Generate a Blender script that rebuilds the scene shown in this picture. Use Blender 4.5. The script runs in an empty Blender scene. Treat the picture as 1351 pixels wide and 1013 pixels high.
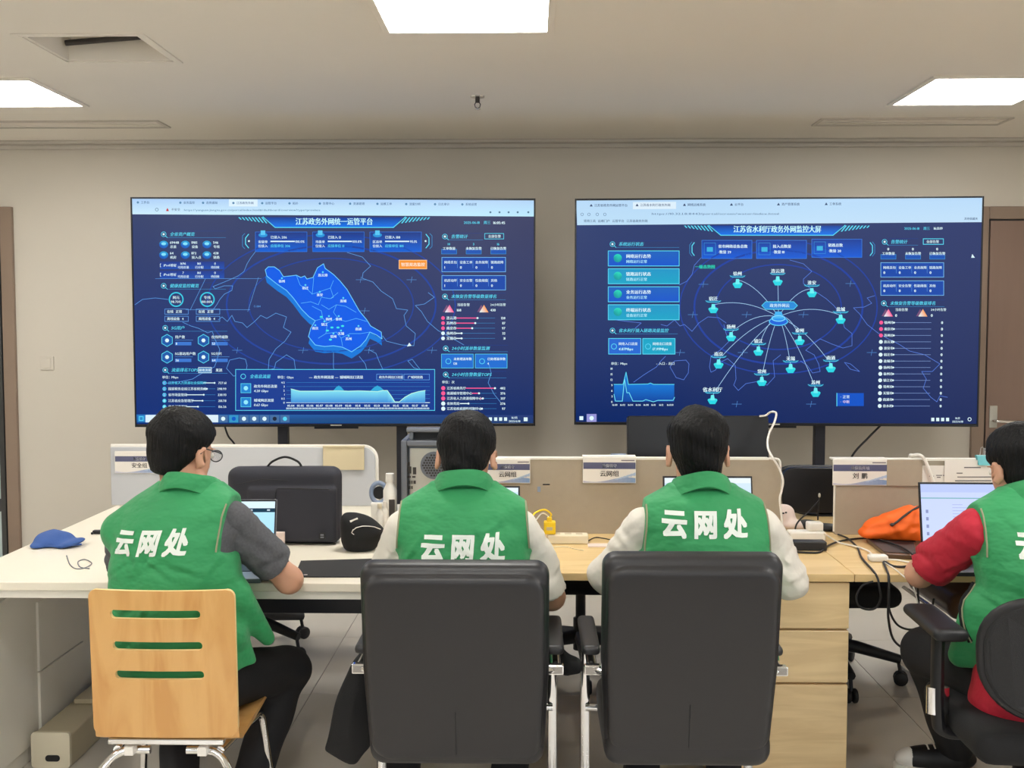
import bpy, bmesh, math, random
import numpy as np
from mathutils import Vector, Matrix, Euler
from mathutils.bvhtree import BVHTree
random.seed(7)
SC = bpy.context.scene
COL = SC.collection
PI = math.pi
def lin(r, g, b):
    f = lambda c: (c/255)/12.92 if c/255 <= .04045 else (((c/255)+.055)/1.055)**2.4
    return (f(r), f(g), f(b), 1.0)

# ------------------------------------------------------------------ camera, world, exposure
F_PX, W_PX, H_PX = 1430.0, 1351.0, 1013.0
YAW, PITCH, CAM = math.radians(1.062), math.radians(3.362), Vector((0, 0, 1.55))
cam_data = bpy.data.cameras.new('camera')
cam_data.sensor_width = 36.0
cam_data.lens = 36.0*F_PX/W_PX
cam_data.clip_start = .05
cam = bpy.data.objects.new('camera', cam_data)
cam.location = CAM
cam.rotation_euler = Euler((PI/2-PITCH, 0, YAW), 'XYZ')
COL.objects.link(cam)
SC.camera = cam
world = bpy.data.worlds.new('world')
SC.world = world
world.use_nodes = True
world.node_tree.nodes['Background'].inputs[0].default_value = (.9, .95, 1, 1)
world.node_tree.nodes['Background'].inputs[1].default_value = 2.0
SC.view_settings.view_transform = 'Standard'
SC.view_settings.look = 'None'
SC.view_settings.exposure = 0.0
SC.view_settings.gamma = 1.0
SC.view_settings.use_curve_mapping = False
PANEL_POWER = 25.0            # radiance of the LED ceiling panels
pl = bpy.data.lights.new('added_window_portal', 'AREA'); pl.shape = 'RECTANGLE'; pl.size = 6.4; pl.size_y = 1.7; pl.cycles.is_portal = True   # daylight enters by an unseen window added in the front wall for its light
po = bpy.data.objects.new('added_window_portal', pl); po.location = (-.2, -3.49, 1.55); po.rotation_euler = (PI/2, 0, PI); COL.objects.link(po)
pl2 = bpy.data.lights.new('added_window_portal', 'AREA'); pl2.shape = 'RECTANGLE'; pl2.size = 4.4; pl2.size_y = 1.7; pl2.cycles.is_portal = True      # and by a second one, unseen, added in the right wall to lift the desk end panel
po2 = bpy.data.objects.new('added_window_portal', pl2); po2.location = (3.89, .2, 1.55); po2.rotation_euler = (PI/2, 0, PI/2); COL.objects.link(po2)
_R = cam.rotation_euler.to_matrix()
def ray(px, py):
    return _R @ Vector(((px-W_PX/2)/F_PX, -(py-H_PX/2)/F_PX, -1.0))
def P(px, py, Y):            # the place at depth Y that the photograph shows at that pixel
    d = ray(px, py); return CAM + d*(Y/d.y)
def PZ(px, py, Z):           # the same on a level surface at height Z
    d = ray(px, py); return CAM + d*((Z-CAM.z)/d.z)

# ------------------------------------------------------------------ materials
MATS = {}
def mat(name, col, rough=.5, metal=0., spec=.5, var=.06, vscale=8., bump=0., bscale=60., stretch=(1, 1, 1), emit=None, estr=1., coat=0., sheen=0., alpha=1., trans=0., bdist=.01):
    m = bpy.data.materials.new(name); m.use_nodes = True
    nt = m.node_tree; n = nt.nodes; b = n['Principled BSDF']
    b.inputs['Roughness'].default_value = rough
    b.inputs['Metallic'].default_value = metal
    b.inputs['Specular IOR Level'].default_value = spec
    b.inputs['Coat Weight'].default_value = coat
    b.inputs['Sheen Weight'].default_value = sheen
    b.inputs['Alpha'].default_value = alpha
    b.inputs['Transmission Weight'].default_value = trans
    tc = n.new('ShaderNodeTexCoord'); mp = n.new('ShaderNodeMapping'); mp.inputs['Scale'].default_value = stretch
    nt.links.new(tc.outputs['Object'], mp.inputs[0])
    nz = n.new('ShaderNodeTexNoise'); nz.inputs['Scale'].default_value = vscale; nz.inputs['Detail'].default_value = 4
    nt.links.new(mp.outputs[0], nz.inputs['Vector'])
    mx = n.new('ShaderNodeMix'); mx.data_type = 'RGBA'
    mx.inputs[6].default_value = [c*(1-var) for c in col[:3]]+[1]
    mx.inputs[7].default_value = [min(1, c*(1+var)) for c in col[:3]]+[1]
    nt.links.new(nz.outputs[0], mx.inputs[0]); nt.links.new(mx.outputs[2], b.inputs['Base Color'])
    if bump:
        nb = n.new('ShaderNodeTexNoise'); nb.inputs['Scale'].default_value = bscale; nb.inputs['Detail'].default_value = 3
        nt.links.new(mp.outputs[0], nb.inputs['Vector'])
        bp = n.new('ShaderNodeBump'); bp.inputs['Strength'].default_value = bump; bp.inputs['Distance'].default_value = bdist
        nt.links.new(nb.outputs[0], bp.inputs['Height']); nt.links.new(bp.outputs[0], b.inputs['Normal'])
    if emit:
        b.inputs['Emission Color'].default_value = emit; b.inputs['Emission Strength'].default_value = estr
    MATS[name] = m
    return m
def wood(name, c1, c2, axis=(1, 1, 12), scale=3., rough=.4, coat=.2):
    m = mat(name, c1, rough=rough, coat=coat)
    nt = m.node_tree; n = nt.nodes; b = n['Principled BSDF']
    tc = n.new('ShaderNodeTexCoord'); mp = n.new('ShaderNodeMapping'); mp.inputs['Scale'].default_value = axis
    nt.links.new(tc.outputs['Object'], mp.inputs[0])
    nz = n.new('ShaderNodeTexNoise'); nz.inputs['Scale'].default_value = scale; nz.inputs['Detail'].default_value = 8; nz.inputs['Distortion'].default_value = 1.2
    nt.links.new(mp.outputs[0], nz.inputs['Vector'])
    cr = n.new('ShaderNodeValToRGB'); cr.color_ramp.elements[0].position = .38; cr.color_ramp.elements[1].position = .62
    cr.color_ramp.elements[0].color = c1; cr.color_ramp.elements[1].color = c2
    nt.links.new(nz.outputs[0], cr.inputs[0]); nt.links.new(cr.outputs[0], b.inputs['Base Color'])
    return m
def screen_mat(name, strength=1.0, rough=.25):
    m = bpy.data.materials.new(name); m.use_nodes = True
    nt = m.node_tree; n = nt.nodes; b = n['Principled BSDF']
    b.inputs['Base Color'].default_value = (.003, .003, .004, 1); b.inputs['Roughness'].default_value = rough; b.inputs['Specular IOR Level'].default_value = .12
    a = n.new('ShaderNodeVertexColor'); a.layer_name = 'Col'
    nt.links.new(a.outputs[0], b.inputs['Emission Color']); b.inputs['Emission Strength'].default_value = strength
    MATS[name] = m
    return m
def print_mat(name, rough=.5):       # flat print: the colours come with the drawn shapes
    m = bpy.data.materials.new(name); m.use_nodes = True
    nt = m.node_tree; n = nt.nodes; b = n['Principled BSDF']; b.inputs['Roughness'].default_value = rough
    a = n.new('ShaderNodeVertexColor'); a.layer_name = 'Col'
    nt.links.new(a.outputs[0], b.inputs['Base Color'])
    MATS[name] = m
    return m
mat('wall', lin(214, 207, 194), rough=.85, var=.02, vscale=1.5, bump=.03, bscale=200)
mat('ceiling', lin(236, 230, 219), rough=.9, var=.02, vscale=1.2)
mat('cornice', lin(205, 199, 188), rough=.8)
mat('white_laminate', lin(238, 230, 212), rough=.35, var=.015, vscale=2)
mat('white_panel', lin(244, 239, 228), rough=.45, var=.02)
mat('white_plastic', lin(236, 232, 224), rough=.4, var=.02)
mat('cream_plastic', lin(232, 222, 196), rough=.45, var=.03)
mat('beige_steel', lin(203, 190, 160), rough=.45, var=.03)
mat('grey_steel', lin(120, 124, 132), rough=.4, metal=.4, var=.04)
mat('io_steel', lin(196, 194, 184), rough=.4, metal=.35, var=.05, vscale=30)
mat('chrome', (.82, .82, .82, 1), rough=.12, metal=1., var=.02)
mat('black_plastic', lin(26, 26, 29), rough=.5, var=.15)
mat('black_metal', lin(30, 31, 40), rough=.45, var=.1)
mat('tv_black', lin(14, 15, 20), rough=.3, var=.1)
mat('leather', lin(38, 37, 39), rough=.42, var=.12, vscale=4, bump=.06, bscale=260)
mat('brown_leather', lin(88, 66, 50), rough=.3, var=.15, bump=.05, bscale=200)
mat('black_fabric', lin(15, 15, 17), rough=.85, var=.2, vscale=6, bump=.15, bscale=350)
mat('bag_fabric', lin(44, 45, 54), rough=.75, var=.1, vscale=5, bump=.18, bscale=500)
mat('mesh_black', lin(33, 33, 35), rough=.7, var=.25, vscale=120, bump=.3, bscale=420)
mat('vest', lin(44, 148, 88), rough=.68, var=.10, vscale=6, bump=.55, bscale=9, bdist=.035, sheen=.1, stretch=(1, 1, 1.7))
mat('vest_dark', lin(22, 92, 56), rough=.75, var=.08)
mat('piping', lin(150, 150, 120), rough=.7)
mat('lettering', lin(232, 240, 232), rough=.6, var=.02)
mat('white_shirt', lin(226, 220, 208), rough=.75, var=.03, vscale=5, bump=.5, bscale=11, bdist=.03)
mat('grey_shirt', lin(86, 86, 90), rough=.85, var=.35, vscale=130, bump=.12, bscale=40)
mat('red_shirt', lin(186, 30, 52), rough=.75, var=.08, vscale=5, bump=.5, bscale=11, bdist=.03)
mat('skin', lin(208, 156, 128), rough=.5, var=.07, vscale=14)
mat('hair', lin(7, 7, 8), rough=.55, spec=.25, var=.5, vscale=18, stretch=(5, 5, .5), bump=.9, bscale=26)
mat('eye', lin(225, 222, 215), rough=.2)
mat('lens', lin(230, 235, 240), rough=.05, alpha=.25)
mat('trousers', lin(20, 20, 24), rough=.85, var=.2, bump=.12, bscale=20)
mat('shoe_black', lin(22, 22, 24), rough=.5)
mat('cap_blue', lin(58, 92, 158), rough=.8, var=.12, vscale=20, bump=.15, bscale=90)
mat('orange_fabric', lin(255, 106, 18), rough=.6, var=.08, bump=.12, bscale=18)
mat('yellow_plastic', lin(255, 216, 40), rough=.4)
mat('fabric_panel', lin(170, 158, 140), rough=.9, var=.05, vscale=40, bump=.15, bscale=500)
mat('frosted_panel', lin(192, 194, 198), rough=.35, var=.015, vscale=2, spec=.4)
mat('panel_edge', lin(236, 232, 222), rough=.4)
mat('paper', lin(232, 227, 220), rough=.8, var=.02)
mat('beige_card', lin(206, 192, 158), rough=.7, var=.03)
mat('pink_card', lin(224, 205, 196), rough=.7, var=.03)
mat('teal', lin(84, 172, 178), rough=.4)
mat('door_brown', lin(138, 114, 100), rough=.5, var=.07, vscale=5, stretch=(6, 6, .5))
mat('door_frame', lin(146, 126, 110), rough=.5, var=.05)
mat('door_glass', lin(190, 204, 206), rough=.15, var=.04, vscale=2)
mat('dark_band', lin(62, 62, 62), rough=.4)
mat('mousepad', lin(36, 36, 38), rough=.8, bump=.1, bscale=500)
mat('vent_inside', lin(150, 146, 142), rough=.8)
mat('vent_dark', lin(66, 62, 60), rough=.8)
mat('grey_blue', lin(138, 152, 176), rough=.4)
mat('led', lin(255, 255, 255), emit=(1, .982, .945, 1), estr=PANEL_POWER)
wood('desk_wood', lin(226, 196, 142), lin(214, 182, 126), axis=(1, 6, 6), scale=2.2)
wood('drawer_wood', lin(238, 210, 160), lin(226, 196, 146), axis=(1, 6, 9), scale=3)
wood('chair_wood', lin(220, 172, 106), lin(206, 152, 86), axis=(5, 5, .8), scale=2.6, rough=.32, coat=.3)
mat('chair_edge', lin(238, 206, 146), rough=.5)
screen_mat('tv_screen', 1.0); screen_mat('laptop_screen', 1.15)
print_mat('sign_print')
def tile_mat():
    m = mat('tile', lin(222, 216, 206), rough=.045, var=.05, vscale=3, spec=.8)
    return m
tile_mat()
mat('grout', lin(120, 114, 106), rough=.8)

# ------------------------------------------------------------------ object helpers
def put(o, parent=None):
    COL.objects.link(o)
    if parent is not None: o.parent = parent
    return o
def tag(o, label, cat, group=None, kind=None):
    o['label'] = label
    if cat: o['category'] = cat
    if group: o['group'] = group
    if kind: o['kind'] = kind
    return o
def thing(name, label, cat, loc=(0, 0, 0), rotz=0., group=None):
    o = bpy.data.objects.new(name, None); o.empty_display_size = .1
    o.location = loc; o.rotation_euler = (0, 0, rotz)
    put(o); return tag(o, label, cat, group)
def origin(o):
    v = Vector((0, 0, 0))
    while o is not None: v = v+o.location; o = o.parent
    return v
def mesh_np(name, V, faces, mats, smooth=False, cols=None, midx=None):
    me = bpy.data.meshes.new(name)
    V = np.asarray(V, dtype=np.float32)
    if isinstance(faces, np.ndarray):
        n, k = faces.shape
        me.vertices.add(len(V)); me.vertices.foreach_set('co', V.ravel())
        me.loops.add(n*k); me.loops.foreach_set('vertex_index', faces.astype(np.int32).ravel())
        me.polygons.add(n); me.polygons.foreach_set('loop_start', np.arange(0, n*k, k, dtype=np.int32))
        me.update(calc_edges=True)
    else:
        me.from_pydata([tuple(map(float, v)) for v in V], [], faces); me.update()
    for m in ([mats] if isinstance(mats, str) else mats): me.materials.append(MATS[m])
    if midx is not None: me.polygons.foreach_set('material_index', np.asarray(midx, dtype=np.int32))
    if smooth: me.polygons.foreach_set('use_smooth', np.ones(len(me.polygons), dtype=bool))
    if cols is not None:
        at = me.color_attributes.new('Col', 'FLOAT_COLOR', 'POINT')
        at.data.foreach_set('color', np.asarray(cols, dtype=np.float32).ravel())
    return me
class MB:
    """collects shapes and links them as one mesh object"""
    def __init__(s): s.v = []; s.f = []; s.mi = []; s.m = 0
    def add(s, vs, fs):
        o = len(s.v); s.v += [tuple(v) for v in vs]
        for f in fs: s.f.append(tuple(i+o for i in f)); s.mi.append(s.m)
        return s
    def box(s, x0, x1, y0, y1, z0, z1, M=None):
        vs = [Vector((x, y, z)) for z in (z0, z1) for y in (y0, y1) for x in (x0, x1)]
        if M is not None: vs = [M @ v for v in vs]
        return s.add(vs, [(0, 2, 3, 1), (4, 5, 7, 6), (0, 1, 5, 4), (2, 6, 7, 3), (0, 4, 6, 2), (1, 3, 7, 5)])
    def tube(s, pts, r, n=10, closed=False, flat=None):
        pts = [Vector(p) for p in pts]; N = len(pts); rs = r if isinstance(r, (list, tuple)) else [r]*N
        up = None; rings = []
        for i, p in enumerate(pts):
            a = pts[i-1] if (i > 0 or closed) else p; b = pts[(i+1) % N] if (i < N-1 or closed) else p
            t = (b-a).normalized()
            if up is None:
                up = Vector((0, 0, 1)) if abs(t.z) < .9 else Vector((0, 1, 0))
            up = (up-t*up.dot(t))
            up = up.normalized() if up.length > 1e-6 else t.orthogonal().normalized()
            sd = t.cross(up)
            fx, fy = flat if flat else (1, 1)
            rings.append([p+(sd*math.cos(2*PI*k/n)*fx+up*math.sin(2*PI*k/n)*fy)*rs[i] for k in range(n)])
        vs = [v for rg in rings for v in rg]; fs = []
        for i in range(N if closed else N-1):
            j = (i+1) % N
            for k in range(n):
                l = (k+1) % n; fs.append((i*n+k, j*n+k, j*n+l, i*n+l)[::-1])
        if not closed:
            fs.append(tuple(range(n))); fs.append(tuple((N-1)*n+k for k in range(n))[::-1])
        return s.add(vs, fs)
    def lathe(s, prof, c=(0, 0, 0), n=20, M=None):
        c = Vector(c); vs = []; fs = []
        for r, z in prof:
            for k in range(n):
                v = Vector((r*math.cos(2*PI*k/n), r*math.sin(2*PI*k/n), z))
                vs.append(c+(M @ v if M is not None else v))
        for i in range(len(prof)-1):
            for k in range(n):
                l = (k+1) % n; fs.append((i*n+k, i*n+l, (i+1)*n+l, (i+1)*n+k))
        fs.append(tuple(range(n))[::-1]); fs.append(tuple((len(prof)-1)*n+k for k in range(n)))
        return s.add(vs, fs)
    def prism(s, poly, fn, t0, t1):      # poly 2-D (counter-clockwise), fn(u,v,t) -> point
        n = len(poly)
        vs = [fn(u, v, t0) for u, v in poly]+[fn(u, v, t1) for u, v in poly]
        fs = [tuple(range(n))[::-1], tuple(range(n, 2*n))]+[(i, (i+1) % n, n+(i+1) % n, n+i) for i in range(n)]
        return s.add(vs, fs)
    def build(s, name, m, parent=None, smooth=False, bevel=0., local=False, seg=2, label=None):
        V = np.array(s.v, dtype=np.float64)
        if parent is not None and not local: V = V-np.array(origin(parent))
        o = bpy.data.objects.new(name, mesh_np(name, V, s.f, m, smooth, midx=s.mi if any(s.mi) else None))
        put(o, parent)
        if smooth and not bevel:
            try: o.data.set_sharp_from_angle(angle=math.radians(50))
            except Exception: pass
        if bevel:
            md = o.modifiers.new('bevel', 'BEVEL'); md.width = bevel; md.segments = seg; md.limit_method = 'ANGLE'; md.angle_limit = math.radians(40)
            if smooth or True: md.harden_normals = False
        if label: o['label'] = label
        return o
def rrect(w, h, r, n=5):
    pts = []
    for cx, cy, a in ((w/2-r, h/2-r, 0), (-w/2+r, h/2-r, 90), (-w/2+r, -h/2+r, 180), (w/2-r, -h/2+r, 270)):
        for k in range(n+1):
            t = math.radians(a+90*k/n); pts.append((cx+r*math.cos(t), cy+r*math.sin(t)))
    return pts
def fillet(pts, r, n=5):
    pts = [Vector(p) for p in pts]; out = [pts[0]]
    for i in range(1, len(pts)-1):
        a, b, c = pts[i-1], pts[i], pts[i+1]
        d1 = (a-b); d2 = (c-b); rr = min(r, d1.length*.49, d2.length*.49)
        p1 = b+d1.normalized()*rr; p2 = b+d2.normalized()*rr
        for k in range(n+1):
            t = k/n; out.append(p1*(1-t)**2+b*2*t*(1-t)+p2*t*t)
    out.append(pts[-1]); return out
def spline(pts, n=8):
    pts = [Vector(p) for p in pts]; out = []
    for i in range(len(pts)-1):
        p0 = pts[max(i-1, 0)]; p1 = pts[i]; p2 = pts[i+1]; p3 = pts[min(i+2, len(pts)-1)]
        for k in range(n):
            t = k/n
            out.append(.5*((2*p1)+(p2-p0)*t+(2*p0-5*p1+4*p2-p3)*t*t+(3*p1-p0-3*p2+p3)*t**3))
    out.append(pts[-1]); return out
def cable(name, label, pts, r, m, group=None, n=8):
    o = MB().tube(spline(pts, n), r, 8).build(name, m, smooth=True)
    return tag(o, label, 'cable', group)
def dup(root, loc=None, rotz=None, label=None):
    r = root.copy(); COL.objects.link(r)
    if loc is not None: r.location = loc
    if rotz is not None: r.rotation_euler = (0, 0, rotz)
    if label: r['label'] = label
    for ch in list(root.children):
        c = ch.copy(); COL.objects.link(c); c.parent = r
        for g in list(ch.children):
            d = g.copy(); COL.objects.link(d); d.parent = c
    return r

# ------------------------------------------------------------------ soft shapes: distance volumes turned into one continuous surface
def smin(a, b, k):
    if k <= 0: return np.minimum(a, b)
    h = np.clip(.5+.5*(b-a)/k, 0, 1)
    return b*(1-h)+a*h-k*h*(1-h)
class Vol:
    def __init__(s, lo, hi, h):
        s.lo = np.array(lo, dtype=np.float64); s.h = h
        n = np.ceil((np.array(hi)-s.lo)/h).astype(int)+1
        s.n = n; s.ax = [(s.lo[i]+h*np.arange(n[i])).astype(np.float32) for i in range(3)]
        s.D = np.full(tuple(n), .5, dtype=np.float32)
    def sl(s, lo, hi):
        r = []
        for i in range(3):
            a = int(np.clip(math.floor((lo[i]-s.lo[i])/s.h), 0, s.n[i])); b = int(np.clip(math.ceil((hi[i]-s.lo[i])/s.h)+1, 0, s.n[i]))
            if b <= a: return None
            r.append(slice(a, b))
        return tuple(r)
    def grid(s, sl): return s.ax[0][sl[0]][:, None, None], s.ax[1][sl[1]][None, :, None], s.ax[2][sl[2]][None, None, :]
    def add(s, fn, lo, hi, k=.02, op='add', m=.07):
        sl = s.sl([v-m for v in lo], [v+m for v in hi])
        if sl is None: return s
        d = fn(*s.grid(sl)).astype(np.float32)
        d = np.broadcast_to(d, s.D[sl].shape)
        if op == 'add': s.D[sl] = smin(s.D[sl], d, k)
        else: s.D[sl] = -smin(-s.D[sl], d, k)
        return s
    def cap(s, a, b, ra, rb, k=.02, op='add', f=None):
        a = np.array(a, float); b = np.array(b, float); ab = b-a; L = max(ab.dot(ab), 1e-9); R = max(ra, rb)
        def fn(x, y, z):
            t = np.clip(((x-a[0])*ab[0]+(y-a[1])*ab[1]+(z-a[2])*ab[2])/L, 0, 1)
            d = np.sqrt((x-a[0]-t*ab[0])**2+(y-a[1]-t*ab[1])**2+(z-a[2]-t*ab[2])**2)-(ra+t*(rb-ra))
            return d if f is None else d+f(x, y, z, t)
        return s.add(fn, np.minimum(a, b)-R, np.maximum(a, b)+R, k, op)
    def ell(s, c, r, R=None, k=.02, op='add', f=None):
        c = np.array(c, float); r = np.array(r, float)
        M = np.array(R) if R is not None else np.eye(3)
        def fn(x, y, z):
            X, Y, Z = x-c[0], y-c[1], z-c[2]
            if R is not None:
                X, Y, Z = (M[0, 0]*X+M[1, 0]*Y+M[2, 0]*Z, M[0, 1]*X+M[1, 1]*Y+M[2, 1]*Z, M[0, 2]*X+M[1, 2]*Y+M[2, 2]*Z)
            k0 = np.sqrt((X/r[0])**2+(Y/r[1])**2+(Z/r[2])**2); k1 = np.sqrt((X/r[0]**2)**2+(Y/r[1]**2)**2+(Z/r[2]**2)**2)+1e-6
            d = k0*(k0-1)/k1
            return d if f is None else d+f(X, Y, Z)
        m = r.max()
        return s.add(fn, c-m, c+m, k, op)
    def rbox(s, c, hs, rad, R=None, k=.01, op='add', f=None):
        c = np.array(c, float); hs = np.array(hs, float)-rad; M = np.array(R) if R is not None else np.eye(3)
        def fn(x, y, z):
            X, Y, Z = x-c[0], y-c[1], z-c[2]
            if R is not None:
                X, Y, Z = (M[0, 0]*X+M[1, 0]*Y+M[2, 0]*Z, M[0, 1]*X+M[1, 1]*Y+M[2, 1]*Z, M[0, 2]*X+M[1, 2]*Y+M[2, 2]*Z)
            ff = f(X, Y, Z) if f else 0
            qx, qy, qz = np.abs(X)-hs[0], np.abs(Y)-hs[1], np.abs(Z)-hs[2]
            return np.sqrt(np.maximum(qx, 0)**2+np.maximum(qy, 0)**2+np.maximum(qz, 0)**2)+np.minimum(np.maximum(qx, np.maximum(qy, qz)), 0)-rad+ff
        m = np.linalg.norm(hs+rad) if R is not None else hs+rad
        return s.add(fn, c-m, c+m, k, op)
    def pad(s, c, w, t, h, r2, e, R, k=0., f=None, op='add'):      # cushion: outline with corner radius r2, rounded edge e
        c = np.array(c, float); M = np.array(R)
        def fn(x, y, z):
            X, Y, Z = x-c[0], y-c[1], z-c[2]
            X, Y, Z = (M[0, 0]*X+M[1, 0]*Y+M[2, 0]*Z, M[0, 1]*X+M[1, 1]*Y+M[2, 1]*Z, M[0, 2]*X+M[1, 2]*Y+M[2, 2]*Z)
            ff = f(X, Y, Z) if f else 0
            a, b = np.abs(X)+ff-(w-r2), np.abs(Z)-(h-r2)
            d = np.sqrt(np.maximum(a, 0)**2+np.maximum(b, 0)**2)+np.minimum(np.maximum(a, b), 0)-r2+e; q = np.abs(Y)-t+e
            return np.sqrt(np.maximum(d, 0)**2+np.maximum(q, 0)**2)+np.minimum(np.maximum(d, q), 0)-e
        m = math.sqrt(w*w+t*t+h*h)
        return s.add(fn, c-m, c+m, k, op)
    def loft(s, zs, cx, cy, a, b, n=2.3, k=.03, f=None):
        zs = np.array(zs)
        def fn(x, y, z):
            i = lambda q: np.interp(z, zs, q).astype(np.float32)
            A, B = i(a), i(b)
            q = (np.abs((x-i(cx))/A)**n+np.abs((y-i(cy))/B)**n)**(1/n)
            d = (q-1)*np.minimum(A, B)
            d = np.maximum(d, np.maximum(zs[0]-z, z-zs[-1]))
            return d if f is None else d+f(x, y, z)
        return s.add(fn, (min(cx)-max(a), min(cy)-max(b), zs[0]), (max(cx)+max(a), max(cy)+max(b), zs[-1]), k)
    def cut(s, fn, k=0.):                # remove where fn < 0
        d = np.broadcast_to(fn(*s.grid((slice(None),)*3)).astype(np.float32), s.D.shape)
        s.D = -smin(-s.D, d, k); return s
    def mesh(s, name, m, smooth=2):
        D = s.D; S = D < 0
        S[0] = S[-1] = False; S[:, 0] = S[:, -1] = False; S[:, :, 0] = S[:, :, -1] = False
        D = np.where(S, D, np.maximum(D, 1e-5))
        c = np.zeros(tuple(s.n-1), dtype=np.int8)
        off = [(i, j, k) for i in (0, 1) for j in (0, 1) for k in (0, 1)]
        N = s.n-1
        for i, j, k in off: c += S[i:i+N[0], j:j+N[1], k:k+N[2]]
        act = (c > 0) & (c < 8); idx = np.full(act.shape, -1, dtype=np.int32)
        ijk = np.argwhere(act); idx[act] = np.arange(len(ijk))
        vals = np.stack([D[ijk[:, 0]+i, ijk[:, 1]+j, ijk[:, 2]+k] for i, j, k in off], 1)
        acc = np.zeros((len(ijk), 3)); cnt = np.zeros(len(ijk))
        for p in range(8):
            for q in range(p+1, 8):
                if sum(abs(off[p][t]-off[q][t]) for t in range(3)) != 1: continue
                va, vb = vals[:, p], vals[:, q]; w = (va < 0) != (vb < 0)
                t = np.where(w, va/np.where(w, va-vb, 1), 0)[:, None]
                pos = np.array(off[p])*(1-t)+np.array(off[q])*t
                acc += pos*w[:, None]; cnt += w
        V = (ijk+acc/cnt[:, None])*s.h+s.lo
        Q = []
        a, b = S[:-1, 1:-1, 1:-1], S[1:, 1:-1, 1:-1]
        for fl, mk in ((False, a & ~b), (True, ~a & b)):
            i, j, k = np.nonzero(mk); q = np.stack([idx[i, j, k], idx[i, j+1, k], idx[i, j+1, k+1], idx[i, j, k+1]], 1); Q.append(q[:, ::-1] if fl else q)
        a, b = S[1:-1, :-1, 1:-1], S[1:-1, 1:, 1:-1]
        for fl, mk in ((False, a & ~b), (True, ~a & b)):
            i, j, k = np.nonzero(mk); q = np.stack([idx[i, j, k], idx[i, j, k+1], idx[i+1, j, k+1], idx[i+1, j, k]], 1); Q.append(q[:, ::-1] if fl else q)
        a, b = S[1:-1, 1:-1, :-1], S[1:-1, 1:-1, 1:]
        for fl, mk in ((False, a & ~b), (True, ~a & b)):
            i, j, k = np.nonzero(mk); q = np.stack([idx[i, j, k], idx[i+1, j, k], idx[i+1, j+1, k], idx[i, j+1, k]], 1); Q.append(q[:, ::-1] if fl else q)
        Q = np.concatenate(Q)
        E = np.concatenate([Q[:, [0, 1]], Q[:, [1, 2]], Q[:, [2, 3]], Q[:, [3, 0]]])
        deg = np.bincount(E.ravel(), minlength=len(V)).astype(float)[:, None]
        for _ in range(smooth):
            A = np.stack([np.bincount(E[:, 0], V[E[:, 1], t], len(V))+np.bincount(E[:, 1], V[E[:, 0], t], len(V)) for t in range(3)], 1)
            V = V*.4+(A/np.maximum(deg, 1))*.6
        s.V, s.Q = V, Q
        return V, Q
    def build(s, name, m, parent=None, smooth=2, world=False, label=None, extra=None):
        V, Q = s.mesh(name, m, smooth)
        if extra is not None:
            for v2, q2 in extra: Q = np.concatenate([Q, q2+len(V)]); V = np.concatenate([V, v2])
        s.V, s.Q = V, Q
        if world and parent is not None: V = V-np.array(origin(parent))
        o = bpy.data.objects.new(name, mesh_np(name, V, Q, m, True)); put(o, parent)
        if label: o['label'] = label
        return o
def wr(x, y, z, s=1., p=0.):             # soft folds
    return (np.sin(23*x*s+11*z*s+p)*np.sin(17*z*s-9*x*s+1.3*p+6*y)+.6*np.sin(31*z*s+19*x*s+2*p+13*y))

# ------------------------------------------------------------------ lettering
GL = {}
def glyph(ch, bold=0.):
    key = (ch, bold)
    if key not in GL:
        cu = bpy.data.curves.new('glyph', 'FONT'); cu.body = ch; cu.resolution_u = 2; cu.offset = bold
        ob = bpy.data.objects.new('glyph', cu)
        me = ob.to_mesh()
        v = np.array([p.co[:2] for p in me.vertices]).reshape(-1, 2)
        me.calc_loop_triangles()
        f = np.array([t.vertices[:] for t in me.loop_triangles]).reshape(-1, 3)
        ob.to_mesh_clear(); bpy.data.objects.remove(ob); bpy.data.curves.remove(cu)
        cjk = ord(ch) > 0x2e80
        if len(v):
            if not cjk: v[:, 0] -= v[:, 0].min()
            adv = 1.0 if cjk else v[:, 0].max()+.1
        else: adv = .35
        GL[key] = (v, f, adv)
    return GL[key]
def layout(text, bold=0., track=0., dirs=2):
    V = []; F = []; x = 0; o = 0           # heavier weight: the same letter laid down again a hair to each side
    sh = [(0, 0)] if bold <= 0 else [(-bold, 0), (bold, 0)] if dirs == 2 else [(bold*i, bold*j) for i in (-1, 0, 1) for j in (-1, 0, 1) if i or j]
    for ch in text:
        v, f, adv = glyph(ch)
        if len(v):
            for dx, dy in sh: V.append(v+[x+dx, dy]); F.append(f+o); o += len(v)
        x += adv+track
    return (np.concatenate(V) if V else np.zeros((0, 2))), (np.concatenate(F) if F else np.zeros((0, 3), int)), x-track
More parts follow.
